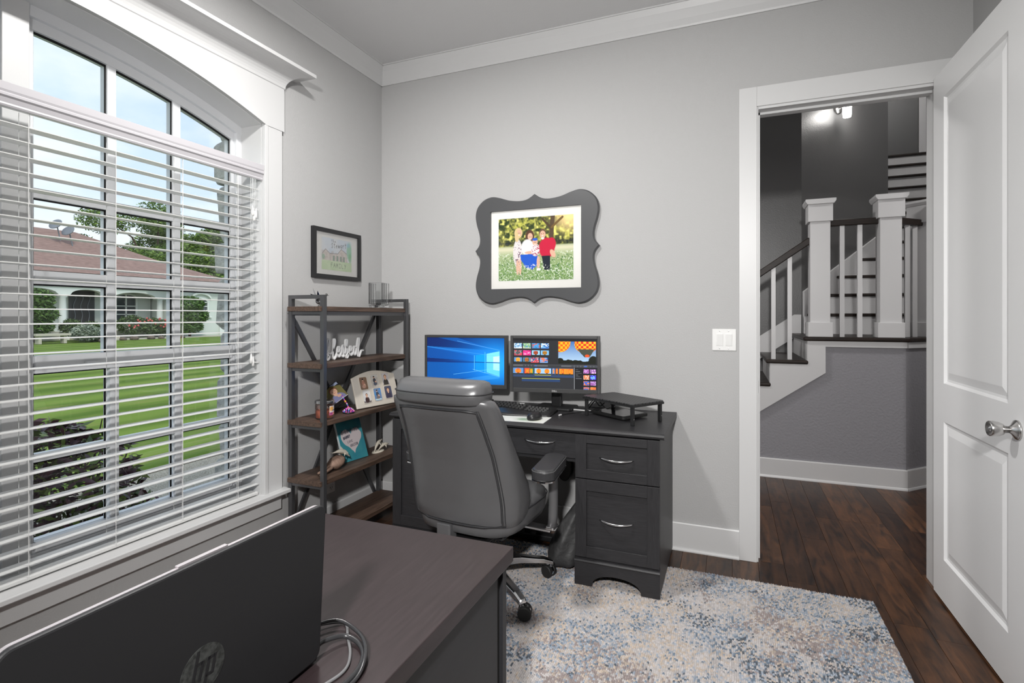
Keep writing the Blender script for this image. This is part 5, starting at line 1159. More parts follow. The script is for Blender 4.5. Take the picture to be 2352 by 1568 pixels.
env(0.06, 0.98, 0.27, 0.46, (222, 90, 24)); env(0.74, 0.90, 0.31, 0.44, (206, 44, 30))
big.poly([(0.50, 0.66), (0.97, 0.66), (0.83, 0.30), (0.70, 0.30)], (66, 70, 60)); big.ell(0.77, 0.36, 0.06, 0.06, (230, 80, 30))
big.put((big.Y < 0.10 + 0.10 * big.noise(9, 2)).astype(float), (22, 26, 18)); big.ell(0.05, 0.12, 0.09, 0.14, (20, 24, 16)); big.ell(0.93, 0.16, 0.12, 0.20, (24, 28, 20))
Bv.rect(0, 0.955, 1, 1, (28, 28, 31)); Bv.sub(big, 0.545, 0.505, 0.985, 0.945)
pal = [((150, 190, 220), (60, 90, 140), (220, 226, 232)), ((120, 170, 120), (90, 140, 170), (190, 200, 170)), ((70, 150, 210), (200, 90, 50), (60, 110, 160)), ((120, 180, 220), (220, 224, 214), (60, 110, 180)),
       ((120, 130, 130), (60, 60, 64), (210, 70, 90)), ((230, 60, 140), (250, 150, 190), (200, 30, 110)), ((150, 200, 236), (214, 90, 50), (30, 36, 30)), ((120, 180, 230), (220, 150, 40), (40, 40, 40)),
       ((90, 140, 190), (240, 180, 60), (200, 110, 30)), ((80, 120, 150), (210, 120, 50), (50, 60, 50)), ((70, 90, 140), (220, 170, 160), (200, 60, 70)), ((40, 90, 170), (220, 120, 70), (120, 160, 210))]
for i, (c1, c2, c3) in enumerate(pal):
    r0, c0 = divmod(i, 4); x0 = 0.012 + 0.108 * c0 - (0.012 if r0 == 2 and c0 > 1 else 0); y0 = 0.80 - 0.143 * r0
    g = Img(42, 28, c1); g.put((g.noise(4, 20 + i) > 0.5).astype(float), c2, 0.85); g.put((g.noise(5, 50 + i) > 0.66).astype(float), c3); g.rect(0, 0, 1, 0.14, c3)
    if i in (6, 7, 8, 9): g = balloon(42, 28, c1, i, c2, c3)
    Bv.sub(g, x0, y0, x0 + 0.096, y0 + 0.105)
for x_, c_ in ((0.0, (70, 72, 76)), (0.51, (62, 64, 68))): Bv.rect(0, 0.435, 1, 0.478, (88, 90, 94)) if x_ == 0 else Bv.rect(0.42, 0.442, 0.58, 0.470, (46, 48, 52))
for i in range(5): Bv.rect(0.12 + 0.036 * i, 0.442, 0.145 + 0.036 * i, 0.470, (58, 62, 70) if i < 4 else (60, 100, 160))
for i in range(8): Bv.rect(0.70 + 0.038 * i, 0.442, 0.728 + 0.038 * i, 0.470, (62, 66, 72) if i != 4 else (60, 100, 180))
Bv.rect(0, 0.0, 0.73, 0.43, (46, 47, 50)); Bv.rect(0, 0.225, 0.73, 0.415, (48, 66, 98))
for (x0, x1), sky in (((0.0, 0.125), (92, 140, 196)), ((0.14, 0.20), (236, 70, 50)), ((0.20, 0.245), (70, 140, 60)), ((0.262, 0.36), (150, 190, 226)), ((0.36, 0.46), (150, 190, 226)), ((0.475, 0.50), (140, 170, 210)), ((0.515, 0.54), (200, 120, 50)), ((0.555, 0.64), (226, 140, 40)), ((0.64, 0.72), (220, 130, 40))):
    Bv.sub(balloon(44, 36, sky, int(x0 * 100)), x0, 0.275, x1, 0.405)
Bv.rect(0.105, 0.135, 0.565, 0.195, (40, 62, 100)); Bv.rect(0.105, 0.188, 0.565, 0.197, (190, 190, 70)); Bv.rect(0.262, 0.262, 0.46, 0.272, (210, 200, 60))
Bv.rect(0.73, 0, 0.738, 0.43, (130, 132, 136)); Bv.rect(0.738, 0, 1, 0.43, (30, 31, 34)); Bv.rect(0.612, 0.0, 0.614, 0.23, (96, 98, 102))
for i in range(6): Bv.rect(0.75, 0.385 - 0.035 * i, 0.75 + 0.03 + 0.02 * (i % 3), 0.393 - 0.035 * i, (120, 122, 128))
fx = [((150, 80, 150), (190, 140, 200)), ((140, 90, 160), (210, 170, 210)), ((210, 110, 70), (240, 180, 150)), ((70, 50, 220), (110, 170, 250)), ((60, 100, 190), (230, 120, 60)), ((150, 90, 160), (180, 150, 200)), ((60, 110, 190), (220, 110, 50)), ((220, 110, 50), (240, 150, 80))]
for i, (c1, c2) in enumerate(fx):
    r0, c0 = divmod(i, 2); y0 = 0.315 - 0.117 * r0; g = Img(30, 22, c1); g.put((g.noise(4, 80 + i) > 0.5).astype(float), c2); Bv.sub(g, 0.842 + 0.078 * c0, max(y0, 0.0), 0.908 + 0.078 * c0, y0 + 0.085)
monitor('black monitor showing a blue desktop with a lit window pane', 0.772, -0.205, math.radians(7), 0.535, 0.322, 1.196, A, (0.775, -0.11), '')
monitor('black monitor showing a video editor with balloon pictures', 1.350, -0.215, math.radians(10.5), 0.515, 0.326, 1.200, Bv, (1.33, -0.12), 'DELL')

# ---- ergonomic keyboard with wave deck
kb = thing('keyboard', 'black curved ergonomic keyboard with palm rest on the desk', 'keyboard', (1.13, -0.34, DZT))
KM = Matrix.Translation((1.135, -0.345, DZT)) @ Matrix.Rotation(math.radians(3), 4, 'Z')
def kz(x, y):   # deck height: crest in the middle, falling to the palm rest
    return 0.012 + 0.020 * math.exp(-((x + 0.05) / 0.14) ** 2) * min(1, max(0.15, (y + 0.13) / 0.13)) + 0.010 * max(0, (y + 0.05) / 0.15)
def kfront(x): return -0.105 - 0.020 * math.cos(x * 9)
def kback(x): return 0.095 + 0.022 * math.exp(-((x + 0.06) / 0.10) ** 2)
rings = []
for i in range(33):
    xx = -0.245 + 0.49 * i / 32; r_ = [KM @ Vector((xx, kfront(xx), 0.001))]
    for j in range(9):
        f = j / 8; yy = kfront(xx) + (kback(xx) - kfront(xx)) * f; r_.append(KM @ Vector((xx, yy, kz(xx, yy) * (0.55 if j in (0, 8) else 1))))
    r_.append(KM @ Vector((xx, kback(xx), 0.001))); rings.append(r_)
MB().loft(rings).build('deck', 'black_plastic', kb, smooth=True)
mat('keycap', (0.020, 0.020, 0.021), 0.32); 
km = MB().loft([[(a * q, b_ * q2, z) for a, b_ in ((-0.0082, -0.0080), (0.0082, -0.0080), (0.0082, 0.0080), (-0.0082, 0.0080))] for q, q2, z in ((1, 1, 0), (1, 1, 0.004), (0.8, 0.8, 0.009))]).mesh('key'); km.materials.append(MATS['keycap'])
for r0 in range(5):
    for c0 in range(21):
        xx = -0.225 + 0.0205 * c0 + (0.012 if c0 > 14 else 0) + 0.004 * (r0 % 2); yy = -0.028 + 0.0195 * r0 + 0.012 * math.exp(-((xx + 0.06) / 0.1) ** 2)
        if xx > 0.238: continue
        inst('key', km, kb, KM @ Matrix.Translation((xx, yy, kz(xx, yy) - 0.001)) @ Matrix.Rotation(math.radians(-6), 4, 'X') @ Matrix.Rotation(0.12 * math.sin(xx * 8), 4, 'Z'))
for xx in (-0.20, -0.005): MB().box(xx, xx + 0.05, 0.092, 0.108, 0.030, 0.034, KM @ Matrix.Translation((0, 0, 0.002))).build('media_strip', 'silver_panel', kb, bevel=0.001)
# ---- mouse on a pale mat
g = Img(90, 60, (222, 224, 220)); g.ell(0.70, 0.42, 0.16, 0.30, (150, 176, 150), 0.55, soft=0.9); g.ell(0.64, 0.40, 0.07, 0.14, (96, 140, 104), 0.6, soft=0.9); g.ell(0.82, 0.36, 0.09, 0.16, (190, 190, 160), 0.6, soft=0.9)
t = thing('mouse_mat', 'pale rectangular mat with a faint green print under the mouse', 'mat', (1.22, -0.52, DZT))
mM = Matrix.Translation((1.225, -0.535, DZT + 0.0016)) @ Matrix.Rotation(math.radians(3), 4, 'Z')
MB().box(-0.18, 0.18, -0.062, 0.10, -0.0014, 0.0, mM).build('sheet_base', 'paper_white', t)
sheet('sheet_print', g, mM @ Matrix.Translation((0, 0.019, 0.0004)), 0.36, 0.162, 'print_matte', t)
t = thing('computer_mouse', 'black wireless mouse resting on the pale mat', 'mouse', (1.335, -0.50, DZT + 0.002))
oM = Matrix.Translation((1.332, -0.505, DZT + 0.0025)) @ Matrix.Rotation(math.radians(-8), 4, 'Z')
rg_ = []
for z, k in ((0.0, 0.92), (0.006, 1.0), (0.016, 0.98), (0.027, 0.84), (0.035, 0.55), (0.038, 0.2)):
    rg_.append([oM @ Vector((0.034 * k * math.cos(a) * (1 - 0.12 * math.sin(a)), 0.056 * k * math.sin(a) - 0.006 * (1 - k), z)) for a in [2 * PI * i / 24 for i in range(24)]])
mb_ = MB().loft(rg_).build('mouse_body', 'black_plastic', t, smooth=True)
MB().lathe([(0.0, -0.004), (0.010, -0.004), (0.010, 0.004), (0.0, 0.004)], 16, oM @ Matrix.Translation((0, 0.030, 0.024)) @ Matrix.Rotation(PI / 2, 4, 'Y')).build('scroll_wheel', 'rubber', t)
# ---- perforated riser stand and the tablet under it
t = thing('riser_stand', 'black perforated metal monitor riser standing empty on the desk', 'stand', (1.75, -0.30, DZT))
RM = Matrix.Translation((1.752, -0.302, DZT)) @ Matrix.Rotation(math.radians(-34), 4, 'Z')
MB().prism(rrect(-0.185, 0.185, -0.118, 0.118, 0.018), 0.103, 0.110, 'z', RM).build('platform', 'perforated_metal', t, bevel=0.002)
for a, c in (((-0.183, -0.115), (0.183, -0.111)), ((-0.183, 0.111), (0.183, 0.115)), ((-0.183, -0.111), (-0.179, 0.111)), ((0.179, -0.111), (0.183, 0.111))): MB().box(a[0], c[0], a[1], c[1], 0.092, 0.103, RM).build('rim', 'black_metal', t)
for sx in (-1, 1):
    for sy in (-1, 1):
        lg = MB().box(sx * 0.168 - 0.010, sx * 0.168 + 0.010, sy * 0.10 - 0.007, sy * 0.10 + 0.007, 0.0006, 0.103, RM).build('leg', 'black_metal', t, bevel=0.003)
        MB().ball((sx * 0.168 + 0.010, sy * 0.10, 0.032), 0.003, 8, 6, RM).build('button', 'nickel', lg)
t = thing('tablet', 'dark tablet in a rugged black case lying under the riser', 'tablet', (1.73, -0.24, DZT))
TM = Matrix.Translation((1.722, -0.225, DZT + 0.010)) @ Matrix.Rotation(math.radians(-36), 4, 'Z') @ Matrix.Rotation(math.radians(2), 4, 'X')
MB().prism(rrect(-0.128, 0.128, -0.092, 0.092, 0.016), -0.004, 0.012, 'z', TM).build('case', 'rubber', t, bevel=0.004)
MB().prism(rrect(-0.112, 0.112, -0.078, 0.078, 0.006), 0.012, 0.0126, 'z', TM).build('screen', 'tablet_glass', t)
# small things behind the keyboard
t = thing('usb_hub', 'flat grey hub on the desk left of the riser legs', 'hub', (1.46, -0.165, DZT))
HM = Matrix.Translation((1.505, -0.150, DZT)) @ Matrix.Rotation(math.radians(-6), 4, 'Z')
MB().box(-0.055, 0.055, -0.030, 0.030, 0.0005, 0.013, HM).build('hub_body', 'black_plastic', t, bevel=0.003)
MB().box(-0.052, 0.052, -0.0312, -0.0302, 0.003, 0.011, HM).build('silver_edge', 'silver_panel', t)
cable('white_plug_cable', 'black cable with a white plug lying on the desk before the riser', [(1.428, -0.345, DZT + 0.004), (1.446, -0.300, DZT + 0.004), (1.485, -0.250, DZT + 0.004), (1.520, -0.215, DZT + 0.005), (1.565, -0.180, DZT + 0.006)], 0.0028, 'cable_black')
tag(MB().tube([(1.421, -0.362, DZT + 0.0045), (1.428, -0.345, DZT + 0.0045)], 0.0042, 8).build('white_plug', 'cable_white'), 'small white plug at the cable end on the desk', 'plug')
for i, pts in enumerate(([(1.50, -0.06, DZT + 0.004), (1.54, -0.05, DZT + 0.05), (1.575, -0.045, DZT + 0.015), (1.62, -0.05, DZT + 0.05), (1.66, -0.06, DZT + 0.004)], [(1.52, -0.10, DZT + 0.004), (1.56, -0.07, DZT + 0.055), (1.60, -0.07, DZT + 0.02), (1.63, -0.09, DZT + 0.005)])):
    cable('monitor_cable', ('long black cable looping behind the riser along the wall', 'short black cable rising beside the grey hub')[i], pts, 0.003, 'cable_black')

# ---- under the desk: drawstring bag, footrest cushion, wires
t = thing('fabric_bag', 'slumped black fabric bag against the desk pedestal', 'bag', (1.50, -0.44, 0.012))
rg_ = []
for z, cx, cy, rx, ry in ((0.013, 1.475, -0.42, 0.085, 0.11), (0.05, 1.475, -0.42, 0.098, 0.125), (0.12, 1.485, -0.42, 0.088, 0.115), (0.20, 1.50, -0.41, 0.068, 0.095), (0.27, 1.525, -0.40, 0.045, 0.07), (0.32, 1.545, -0.395, 0.025, 0.045), (0.36, 1.558, -0.39, 0.014, 0.02)):
    rg_.append([(min(cx + rx * math.cos(a) * (1 + 0.10 * math.sin(4 * a + z * 22) + 0.05 * math.sin(7 * a)), 1.576), cy + ry * math.sin(a) * (1 + 0.12 * math.sin(5 * a - z * 16)), z) for a in [2 * PI * i / 28 for i in range(28)]])
MB().loft(rg_).build('bag_body', 'shopping_bag', t, smooth=True, subsurf=1)
MB().tube(catmull([(1.556, -0.39, 0.355), (1.560, -0.39, 0.42), (1.570, -0.40, 0.47), (1.572, -0.44, 0.40), (1.560, -0.42, 0.34)], 6), 0.004, 6).build('strap', 'fabric_black', t, smooth=True)
cable('desk_cable', 'black cable hanging in a loop under the centre drawer', [(1.46, -0.22, 0.60), (1.48, -0.23, 0.50), (1.53, -0.25, 0.43), (1.57, -0.26, 0.44), (1.572, -0.26, 0.60)], 0.0035, 'cable_black')
t = thing('desk_speaker', 'black oval speaker mounted on the wall below the desk', 'speaker', (1.36, -0.03, 0.43))
oval = [(1.355 + 0.050 * math.cos(2 * PI * i / 28), 0.40 + 0.085 * math.sin(2 * PI * i / 28)) for i in range(28)]
MB().prism(oval, -0.045, 0.0, 'y').build('cabinet', 'black_plastic', t, bevel=0.008)
MB().lathe([(0.0, 0.0), (0.012, 0.0), (0.010, 0.008), (0.0, 0.010)], 16, Matrix.Translation((1.335, -0.045, 0.40)) @ Matrix.Rotation(PI / 2, 4, 'X')).build('dial', 'chrome', t, smooth=True)
t = thing('power_strip', 'black power strip with plugs on the floor below the desk', 'power strip', (1.2, -0.2, 0))
MB().box(1.05, 1.36, -0.20, -0.145, 0.0006, 0.035).build('strip_body', 'black_plastic', t, bevel=0.006)
for xx in (1.10, 1.17, 1.24): MB().box(xx - 0.015, xx + 0.015, -0.19, -0.155, 0.035, 0.062).build('plug', 'black_plastic', t, bevel=0.004)
cable('floor_cable', 'black cable curling over the dark floor below the desk', [(1.36, -0.175, 0.02), (1.42, -0.16, 0.006), (1.40, -0.11, 0.006), (1.32, -0.09, 0.006), (1.22, -0.10, 0.006), (1.12, -0.08, 0.006)], 0.0035, 'cable_black')

# ---- scalloped family portrait frame on the back wall
t = thing('scalloped_picture_frame', 'large grey scalloped frame with a family portrait on the back wall', 'picture frame', (1.158, 0, 1.734))
FC = (1.158, 1.734)
def scallop(k=1.0, grow=0.0):
    """quarter outline mirrored: corner lobes, concave sides meeting in a point mid-side"""
    W, H = 0.405, 0.338
    side = [(0.0, H + 0.0), (0.045, H - 0.028), (0.10, H - 0.036), (0.17, H - 0.027), (0.235, H - 0.006), (0.29, H + 0.004), (0.345, H - 0.012), (0.388, H - 0.052), (0.405, H - 0.105), (0.398, H - 0.165), (0.380, H - 0.225), (0.374, H - 0.270), (0.382, H - 0.305), (0.408, 0.0)]
    a = catmull([Vector((x_, y_, 0)) for x_, y_ in side], 4)
    q = [(p.x, p.y) for p in a]
    full = q + [(x_, -y_) for x_, y_ in q[::-1][1:]] + [(-x_, -y_) for x_, y_ in q[1:]] + [(-x_, y_) for x_, y_ in q[::-1][1:-1]]
    return [(x_ * k, y_ * k) for x_, y_ in full]
outer = scallop(); n = len(outer)
iw, ih = 0.298, 0.248
def on_rect(x_, y_):
    s2 = min(iw / max(abs(x_), 1e-6), ih / max(abs(y_), 1e-6)); return (x_ * s2, y_ * s2)
inner = [on_rect(*p) for p in outer]
# make the corners of the inner rectangle exact
for cx_, cy_ in ((iw, ih), (iw, -ih), (-iw, -ih), (-iw, ih)):
    k = min(range(n), key=lambda i: (inner[i][0] - cx_) ** 2 + (inner[i][1] - cy_) ** 2); inner[k] = (cx_, cy_)
V3 = lambda p, y: (FC[0] + p[0], y, FC[1] + p[1])
o1 = scallop(0.985)
MB().loft([[V3(p, 0.0) for p in outer], [V3(p, -0.026) for p in outer], [V3(p, -0.032) for p in o1], [V3(p, -0.032) for p in inner], [V3(p, -0.014) for p in inner]], cap=False).build('moulding', 'frame_grey', t)
MB().box(FC[0] - iw, FC[0] + iw, -0.016, -0.012, FC[1] - ih, FC[1] + ih).build('mat_board', 'mat_board', t)
pw_, ph_ = 0.247, 0.197
MB().box(FC[0] - pw_ - 0.003, FC[0] + pw_ + 0.003, -0.0168, -0.016, FC[1] - ph_ - 0.003, FC[1] + ph_ + 0.003).build('mat_bevel', 'paper_white', t)
g = Img(300, 240, (120, 150, 74))
g.put((g.Y > 0.5).astype(float), (62, 74, 44)); g.put((g.Y > 0.5) * np.clip((0.6 * g.noise(13, 1) + 0.4 * g.noise(40, 71)) * 2.6 - 1.1, 0, 1), (206, 206, 96)); g.put((g.Y > 0.62) * np.clip(g.noise(24, 2) * 3 - 1.6, 0, 1), (236, 232, 130)); g.put((g.Y > 0.5) * np.clip((0.6 * g.noise(17, 3) + 0.4 * g.noise(45, 73)) * 3 - 1.5, 0, 1), (48, 66, 36))
g.put(np.exp(-(((g.X - 0.95) / 0.18) ** 2 + ((g.Y - 0.98) / 0.2) ** 2)), (255, 226, 160)); g.put(np.clip(1 - np.abs(g.Y - 0.60) / 0.06, 0, 1) * 0.8, (44, 46, 52))
g.line([(0.735, 1.0), (0.72, 0.80), (0.715, 0.58)], 0.035, (92, 76, 60)); g.line([(0.72, 0.8), (0.60, 0.96)], 0.018, (84, 70, 54)); g.line([(0.72, 0.82), (0.86, 0.97)], 0.018, (120, 96, 60))
g.put(np.clip((0.56 - g.Y) / 0.03, 0, 1), (176, 190, 146)); g.put(np.clip((0.56 - g.Y) / 0.03, 0, 1) * np.clip(1 - np.abs(g.Y - 0.50) / 0.08, 0, 1), (224, 220, 192)); g.put(np.clip((0.40 - g.Y) / 0.2, 0, 1) * 0.8, (124, 160, 92))
g.put((g.Y < 0.45) * np.clip(g.noise(64, 5) * 3 - 1.95, 0, 1), (238, 244, 230)); g.put((g.Y < 0.40) * np.clip(g.noise(55, 6) * 3 - 1.8, 0, 1), (72, 120, 60))
sk_ = (226, 184, 160)
# adults and children, flat print
g.ell(0.265, 0.44, 0.062, 0.22, (228, 222, 222)); g.ell(0.265, 0.22, 0.020, 0.13, sk_); g.ell(0.30, 0.22, 0.018, 0.13, sk_); g.put(((g.noise(60, 7) > 0.72) & (((g.X - 0.265) / 0.06) ** 2 + ((g.Y - 0.44) / 0.21) ** 2 < 1)).astype(float), (120, 90, 110))
g.ell(0.275, 0.76, 0.055, 0.085, (224, 200, 150)); g.ell(0.285, 0.765, 0.032, 0.050, sk_); g.ell(0.255, 0.70, 0.030, 0.08, (222, 198, 150))
g.ell(0.43, 0.70, 0.060, 0.10, (92, 62, 48)); g.ell(0.435, 0.695, 0.034, 0.055, sk_); g.ell(0.40, 0.52, 0.085, 0.13, (236, 234, 236)); g.poly([(0.30, 0.41), (0.53, 0.42), (0.54, 0.25), (0.47, 0.17), (0.38, 0.20), (0.31, 0.33)], (40, 96, 206)); g.ell(0.46, 0.44, 0.10, 0.026, sk_)
g.ell(0.655, 0.50, 0.105, 0.16, (206, 40, 72)); g.ell(0.72, 0.56, 0.055, 0.10, (206, 40, 72)); g.ell(0.735, 0.41, 0.030, 0.07, sk_, rot=0.5); g.ell(0.60, 0.735, 0.045, 0.072, (110, 84, 66)); g.ell(0.602, 0.715, 0.038, 0.060, sk_); g.ell(0.602, 0.655, 0.02, 0.02, (230, 230, 230)); g.poly([(0.59, 0.38), (0.70, 0.38), (0.70, 0.16), (0.62, 0.16)], (40, 46, 58))
g.ell(0.505, 0.48, 0.055, 0.10, (230, 226, 228)); g.put(((g.noise(70, 8) > 0.7) & (((g.X - 0.505) / 0.055) ** 2 + ((g.Y - 0.48) / 0.1) ** 2 < 1)).astype(float), (180, 60, 90)); g.ell(0.50, 0.605, 0.036, 0.052, sk_); g.ell(0.50, 0.645, 0.036, 0.022, (50, 100, 206)); g.ell(0.545, 0.28, 0.022, 0.10, sk_); g.ell(0.55, 0.17, 0.03, 0.02, (236, 236, 236))
for cx_, cy_, q in ((0.60, 0.74, 0.014), (0.435, 0.70, 0.012), (0.285, 0.77, 0.011), (0.50, 0.61, 0.010)):
    g.ell(cx_ - q, cy_ - 0.012, 0.005, 0.006, (70, 50, 46)); g.ell(cx_ + q, cy_ - 0.012, 0.005, 0.006, (70, 50, 46)); g.ell(cx_, cy_ - 0.043, 0.012, 0.006, (244, 236, 232))
g.put((g.Y < 0.26) * np.clip(g.noise(70, 9) * 3.2 - 2.1, 0, 1), (244, 248, 238))
sheet('photograph', g, Matrix.Translation((FC[0], -0.0172, FC[1])) @ Matrix.Rotation(PI / 2, 4, 'X'), 2 * pw_, 2 * ph_, 'print_gloss', t)
MB().box(FC[0] - iw, FC[0] + iw, -0.0205, -0.0190, FC[1] - ih, FC[1] + ih).build('glazing', 'picture_glass', t)

# ---- small watercolour on the left wall
t = thing('watercolour_picture', 'small black framed watercolour of a house above the bookshelf', 'picture frame', (0, -0.474, 1.694))
ya, yb, za, zb = -0.690, -0.258, 1.543, 1.846; fw = 0.024
for y0_, y1_, z0_, z1_ in ((ya, ya + fw, za, zb), (yb - fw, yb, za, zb), (ya + fw, yb - fw, za, za + fw), (ya + fw, yb - fw, zb - fw, zb)): MB().box(0.0, 0.024, y0_, y1_, z0_, z1_).build('frame_bar', 'frame_black', t, bevel=0.0012)
MB().box(0.002, 0.010, ya + fw, yb - fw, za + fw, zb - fw).build('mat_board', 'mat_board', t)
g = Img(150, 110, (228, 232, 236)); g.put((g.Y > 0.5) * g.noise(5, 1), (196, 214, 234), 0.8)
g.put((g.Y < 0.30).astype(float), (186, 216, 160)); g.put((g.Y < 0.30) * g.noise(6, 2), (214, 232, 190), 0.9)
g.poly([(0.02, 0.30), (0.02, 0.50), (0.12, 0.64), (0.26, 0.52), (0.52, 0.54), (0.64, 0.70), (0.82, 0.58), (0.86, 0.30)], (214, 204, 196)); g.put((g.noise(18, 3) > 0.55) * ((g.Y > 0.3) & (g.Y < 0.6) & (g.X < 0.86)), (186, 168, 158), 0.5)
g.line([(0.02, 0.50), (0.12, 0.64), (0.26, 0.52), (0.52, 0.54), (0.64, 0.70), (0.82, 0.58)], 0.008, (86, 78, 76)); g.line([(0.02, 0.5), (0.02, 0.3)], 0.004, (120, 110, 100)); g.line([(0.26, 0.52), (0.26, 0.3)], 0.004, (120, 110, 100))
for x_ in (0.36, 0.48, 0.60, 0.70): g.rect(x_, 0.30, x_ + 0.055, 0.46, (120, 150, 128)); g.line([(x_, 0.30), (x_, 0.46), (x_ + 0.055, 0.46), (x_ + 0.055, 0.30)], 0.004, (90, 90, 80))
g.ell(0.92, 0.66, 0.09, 0.28, (120, 200, 150), 0.85, soft=0.5); g.ell(0.88, 0.86, 0.06, 0.07, (130, 190, 220), 0.7, soft=0.6); g.ell(0.95, 0.45, 0.06, 0.16, (90, 180, 100), 0.7, soft=0.6); g.ell(0.05, 0.40, 0.05, 0.08, (110, 170, 130), 0.8, soft=0.6)
write(g, 'the', 0.30, 0.88, 0.09, 0.055, 0.0055, (60, 60, 64)); write(g, 'Stewart', 0.30, 0.70, 0.15, 0.075, 0.0085, (44, 44, 48), 0.12); write(g, 'FAMILY', 0.28, 0.10, 0.13, 0.090, 0.008, (70, 96, 60), -0.02)
sheet('print', g, frame_M((0.0106, (ya + yb) / 2, (za + zb) / 2), (0, 1, 0), (0, 0, 1)), 0.272, 0.196, 'print_matte', t)
MB().box(0.014, 0.0155, ya + fw, yb - fw, za + fw, zb - fw).build('glazing', 'picture_glass', t)

# ---- wall sconce in the stairwell
t = thing('wall_sconce', 'lit white cylinder wall sconce on the dark stairwell wall', 'wall lamp', (3.314, 3.094, 3.38))
nrm = Vector((math.sin(PI / 4), -math.cos(PI / 4), 0)); along = Vector((math.cos(PI / 4), math.sin(PI / 4), 0))
w0 = Vector((3.285, 3.065, 3.40)); ctr = w0 + nrm * 0.10
MB().lathe([(0.0, 0.0), (0.055, 0.0), (0.055, 0.012), (0.04, 0.02), (0.0, 0.022)], 24, Matrix.Translation(w0) @ nrm.to_track_quat('Z', 'Y').to_matrix().to_4x4()).build('backplate', 'nickel', t, smooth=True)
MB().tube([w0, w0 + nrm * 0.05, ctr + Vector((0, 0, 0.03))], 0.010, 10).build('arm', 'nickel', t)
MB().lathe([(0.0, -0.085), (0.034, -0.085), (0.038, -0.06), (0.040, 0.0), (0.038, 0.07), (0.034, 0.10), (0.0, 0.10)], 20, Matrix.Translation(ctr + Vector((0, 0, -0.03)))).build('shade', 'lamp_shade_lit', t, smooth=True)
light('sconce_bulb', 'POINT', tuple(ctr + nrm * 0.07 + Vector((0, 0, -0.02))), 5, 0.05, (1, 0.97, 0.92))

# ================================================================== OUTSIDE
def gz(x): return -0.35 + 0.43 * min(1, max(0, (-x - 3) / 26))
m = MB(); xs_ = [-3.4, -6, -12, -20, -29.5, -60]
for a, c in zip(xs_[:-1], xs_[1:]): m.add([(a, -60, gz(a)), (a, 90, gz(a)), (c, 90, gz(c)), (c, -60, gz(c))], [(0, 1, 2, 3)])
st(m.build('ground_lawn', 'lawn'))
st(MB().box(-3.45, -0.2, -60, 90, -0.6, -0.352).build('ground_gravel', 'gravel'))
# mown grass: short blades over the near lawn
def leaf_cloud(name, n, fn, size, m, parent, flat=0.5, aspect=1.6, seed=1, spread=1.0):
    """n two-triangle leaves placed by fn(rng)->(n,3)"""
    r = np.random.default_rng(seed); c = fn(r, n); n = len(c)
    d1 = r.normal(size=(n, 3)); d1[:, 2] *= flat; d1 /= np.linalg.norm(d1, axis=1)[:, None]
    d2 = r.normal(size=(n, 3)); d2 = np.cross(d1, d2); d2 /= np.linalg.norm(d2, axis=1)[:, None]
    sz = size * r.uniform(0.6, 1.3, (n, 1)); a = d1 * sz * aspect; b_ = d2 * sz * 0.55
    co = np.stack([c - a, c + b_, c + a, c - b_], 1).reshape(-1, 3)
    inv = np.array(wm(parent).inverted()); co = co @ inv[:3, :3].T + inv[:3, 3]
    me = bpy.data.meshes.new(name); me.vertices.add(n * 4); me.vertices.foreach_set('co', co.ravel().astype(np.float32))
    me.loops.add(n * 4); me.loops.foreach_set('vertex_index', np.arange(n * 4, dtype=np.int32)); me.polygons.add(n)
    me.polygons.foreach_set('loop_start', np.arange(0, n * 4, 4, dtype=np.int32)); me.update(calc_edges=True); me.materials.append(MATS[m])
    o = bpy.data.objects.new(name, me); COL.objects.link(o); o.parent = parent; o['kind'] = 'stuff'; return o
def blob(cx, cy, cz, rx, ry, rz, shell=0.55):
    def f(r, n):
        v = r.normal(size=(n, 3)); v /= np.linalg.norm(v, axis=1)[:, None]; q = r.uniform(shell, 1, (n, 1)) ** 0.6
        return v * q * np.array([rx, ry, rz]) + np.array([cx, cy, cz])
    return f
def blobs(lst, shell=0.4):
    w = np.array([b_[3] * b_[4] * b_[5] for b_ in lst]) ** (2 / 3); w = w / w.sum()
    def f(r, n): return np.concatenate([blob(*b_, shell)(r, max(4, int(n * q))) for b_, q in zip(lst, w)])
    return f
# purple-leaved hedge bush right outside
t = thing('purple_shrub', 'dark purple and green leaved shrub just outside the window', 'shrub', (-1.7, -1.25, -0.35))
stems = MB(); r_ = random.Random(4)
for i in range(26):
    x0, y0 = -1.7 + r_.uniform(-0.25, 0.25), -1.5 + r_.uniform(-0.7, 0.7); stems.tube([(x0, y0, -0.352), (x0 + r_.uniform(-0.12, 0.12), y0 + r_.uniform(-0.1, 0.1), 0.1), (x0 + r_.uniform(-0.3, 0.3), y0 + r_.uniform(-0.25, 0.25), r_.uniform(0.35, 0.62))], [0.012, 0.008, 0.003], 5)
stems.build('stems', 'bark', t)['kind'] = 'stuff'
sb_ = [(-1.65, -1.05, 0.22, 0.42, 0.40, 0.40), (-1.70, -1.55, 0.25, 0.45, 0.45, 0.42), (-1.65, -2.1, 0.2, 0.45, 0.45, 0.45), (-1.55, -0.85, -0.05, 0.34, 0.26, 0.26), (-1.7, -1.3, 0.50, 0.35, 0.40, 0.18), (-1.72, -1.8, 0.5, 0.35, 0.4, 0.16)]
leaf_cloud('purple_leaves', 4200, blobs(sb_, 0.5), 0.026, 'leaf_purple', t, seed=2); leaf_cloud('green_leaves', 2600, blobs(sb_, 0.35), 0.026, 'leaf_green', t, seed=3)
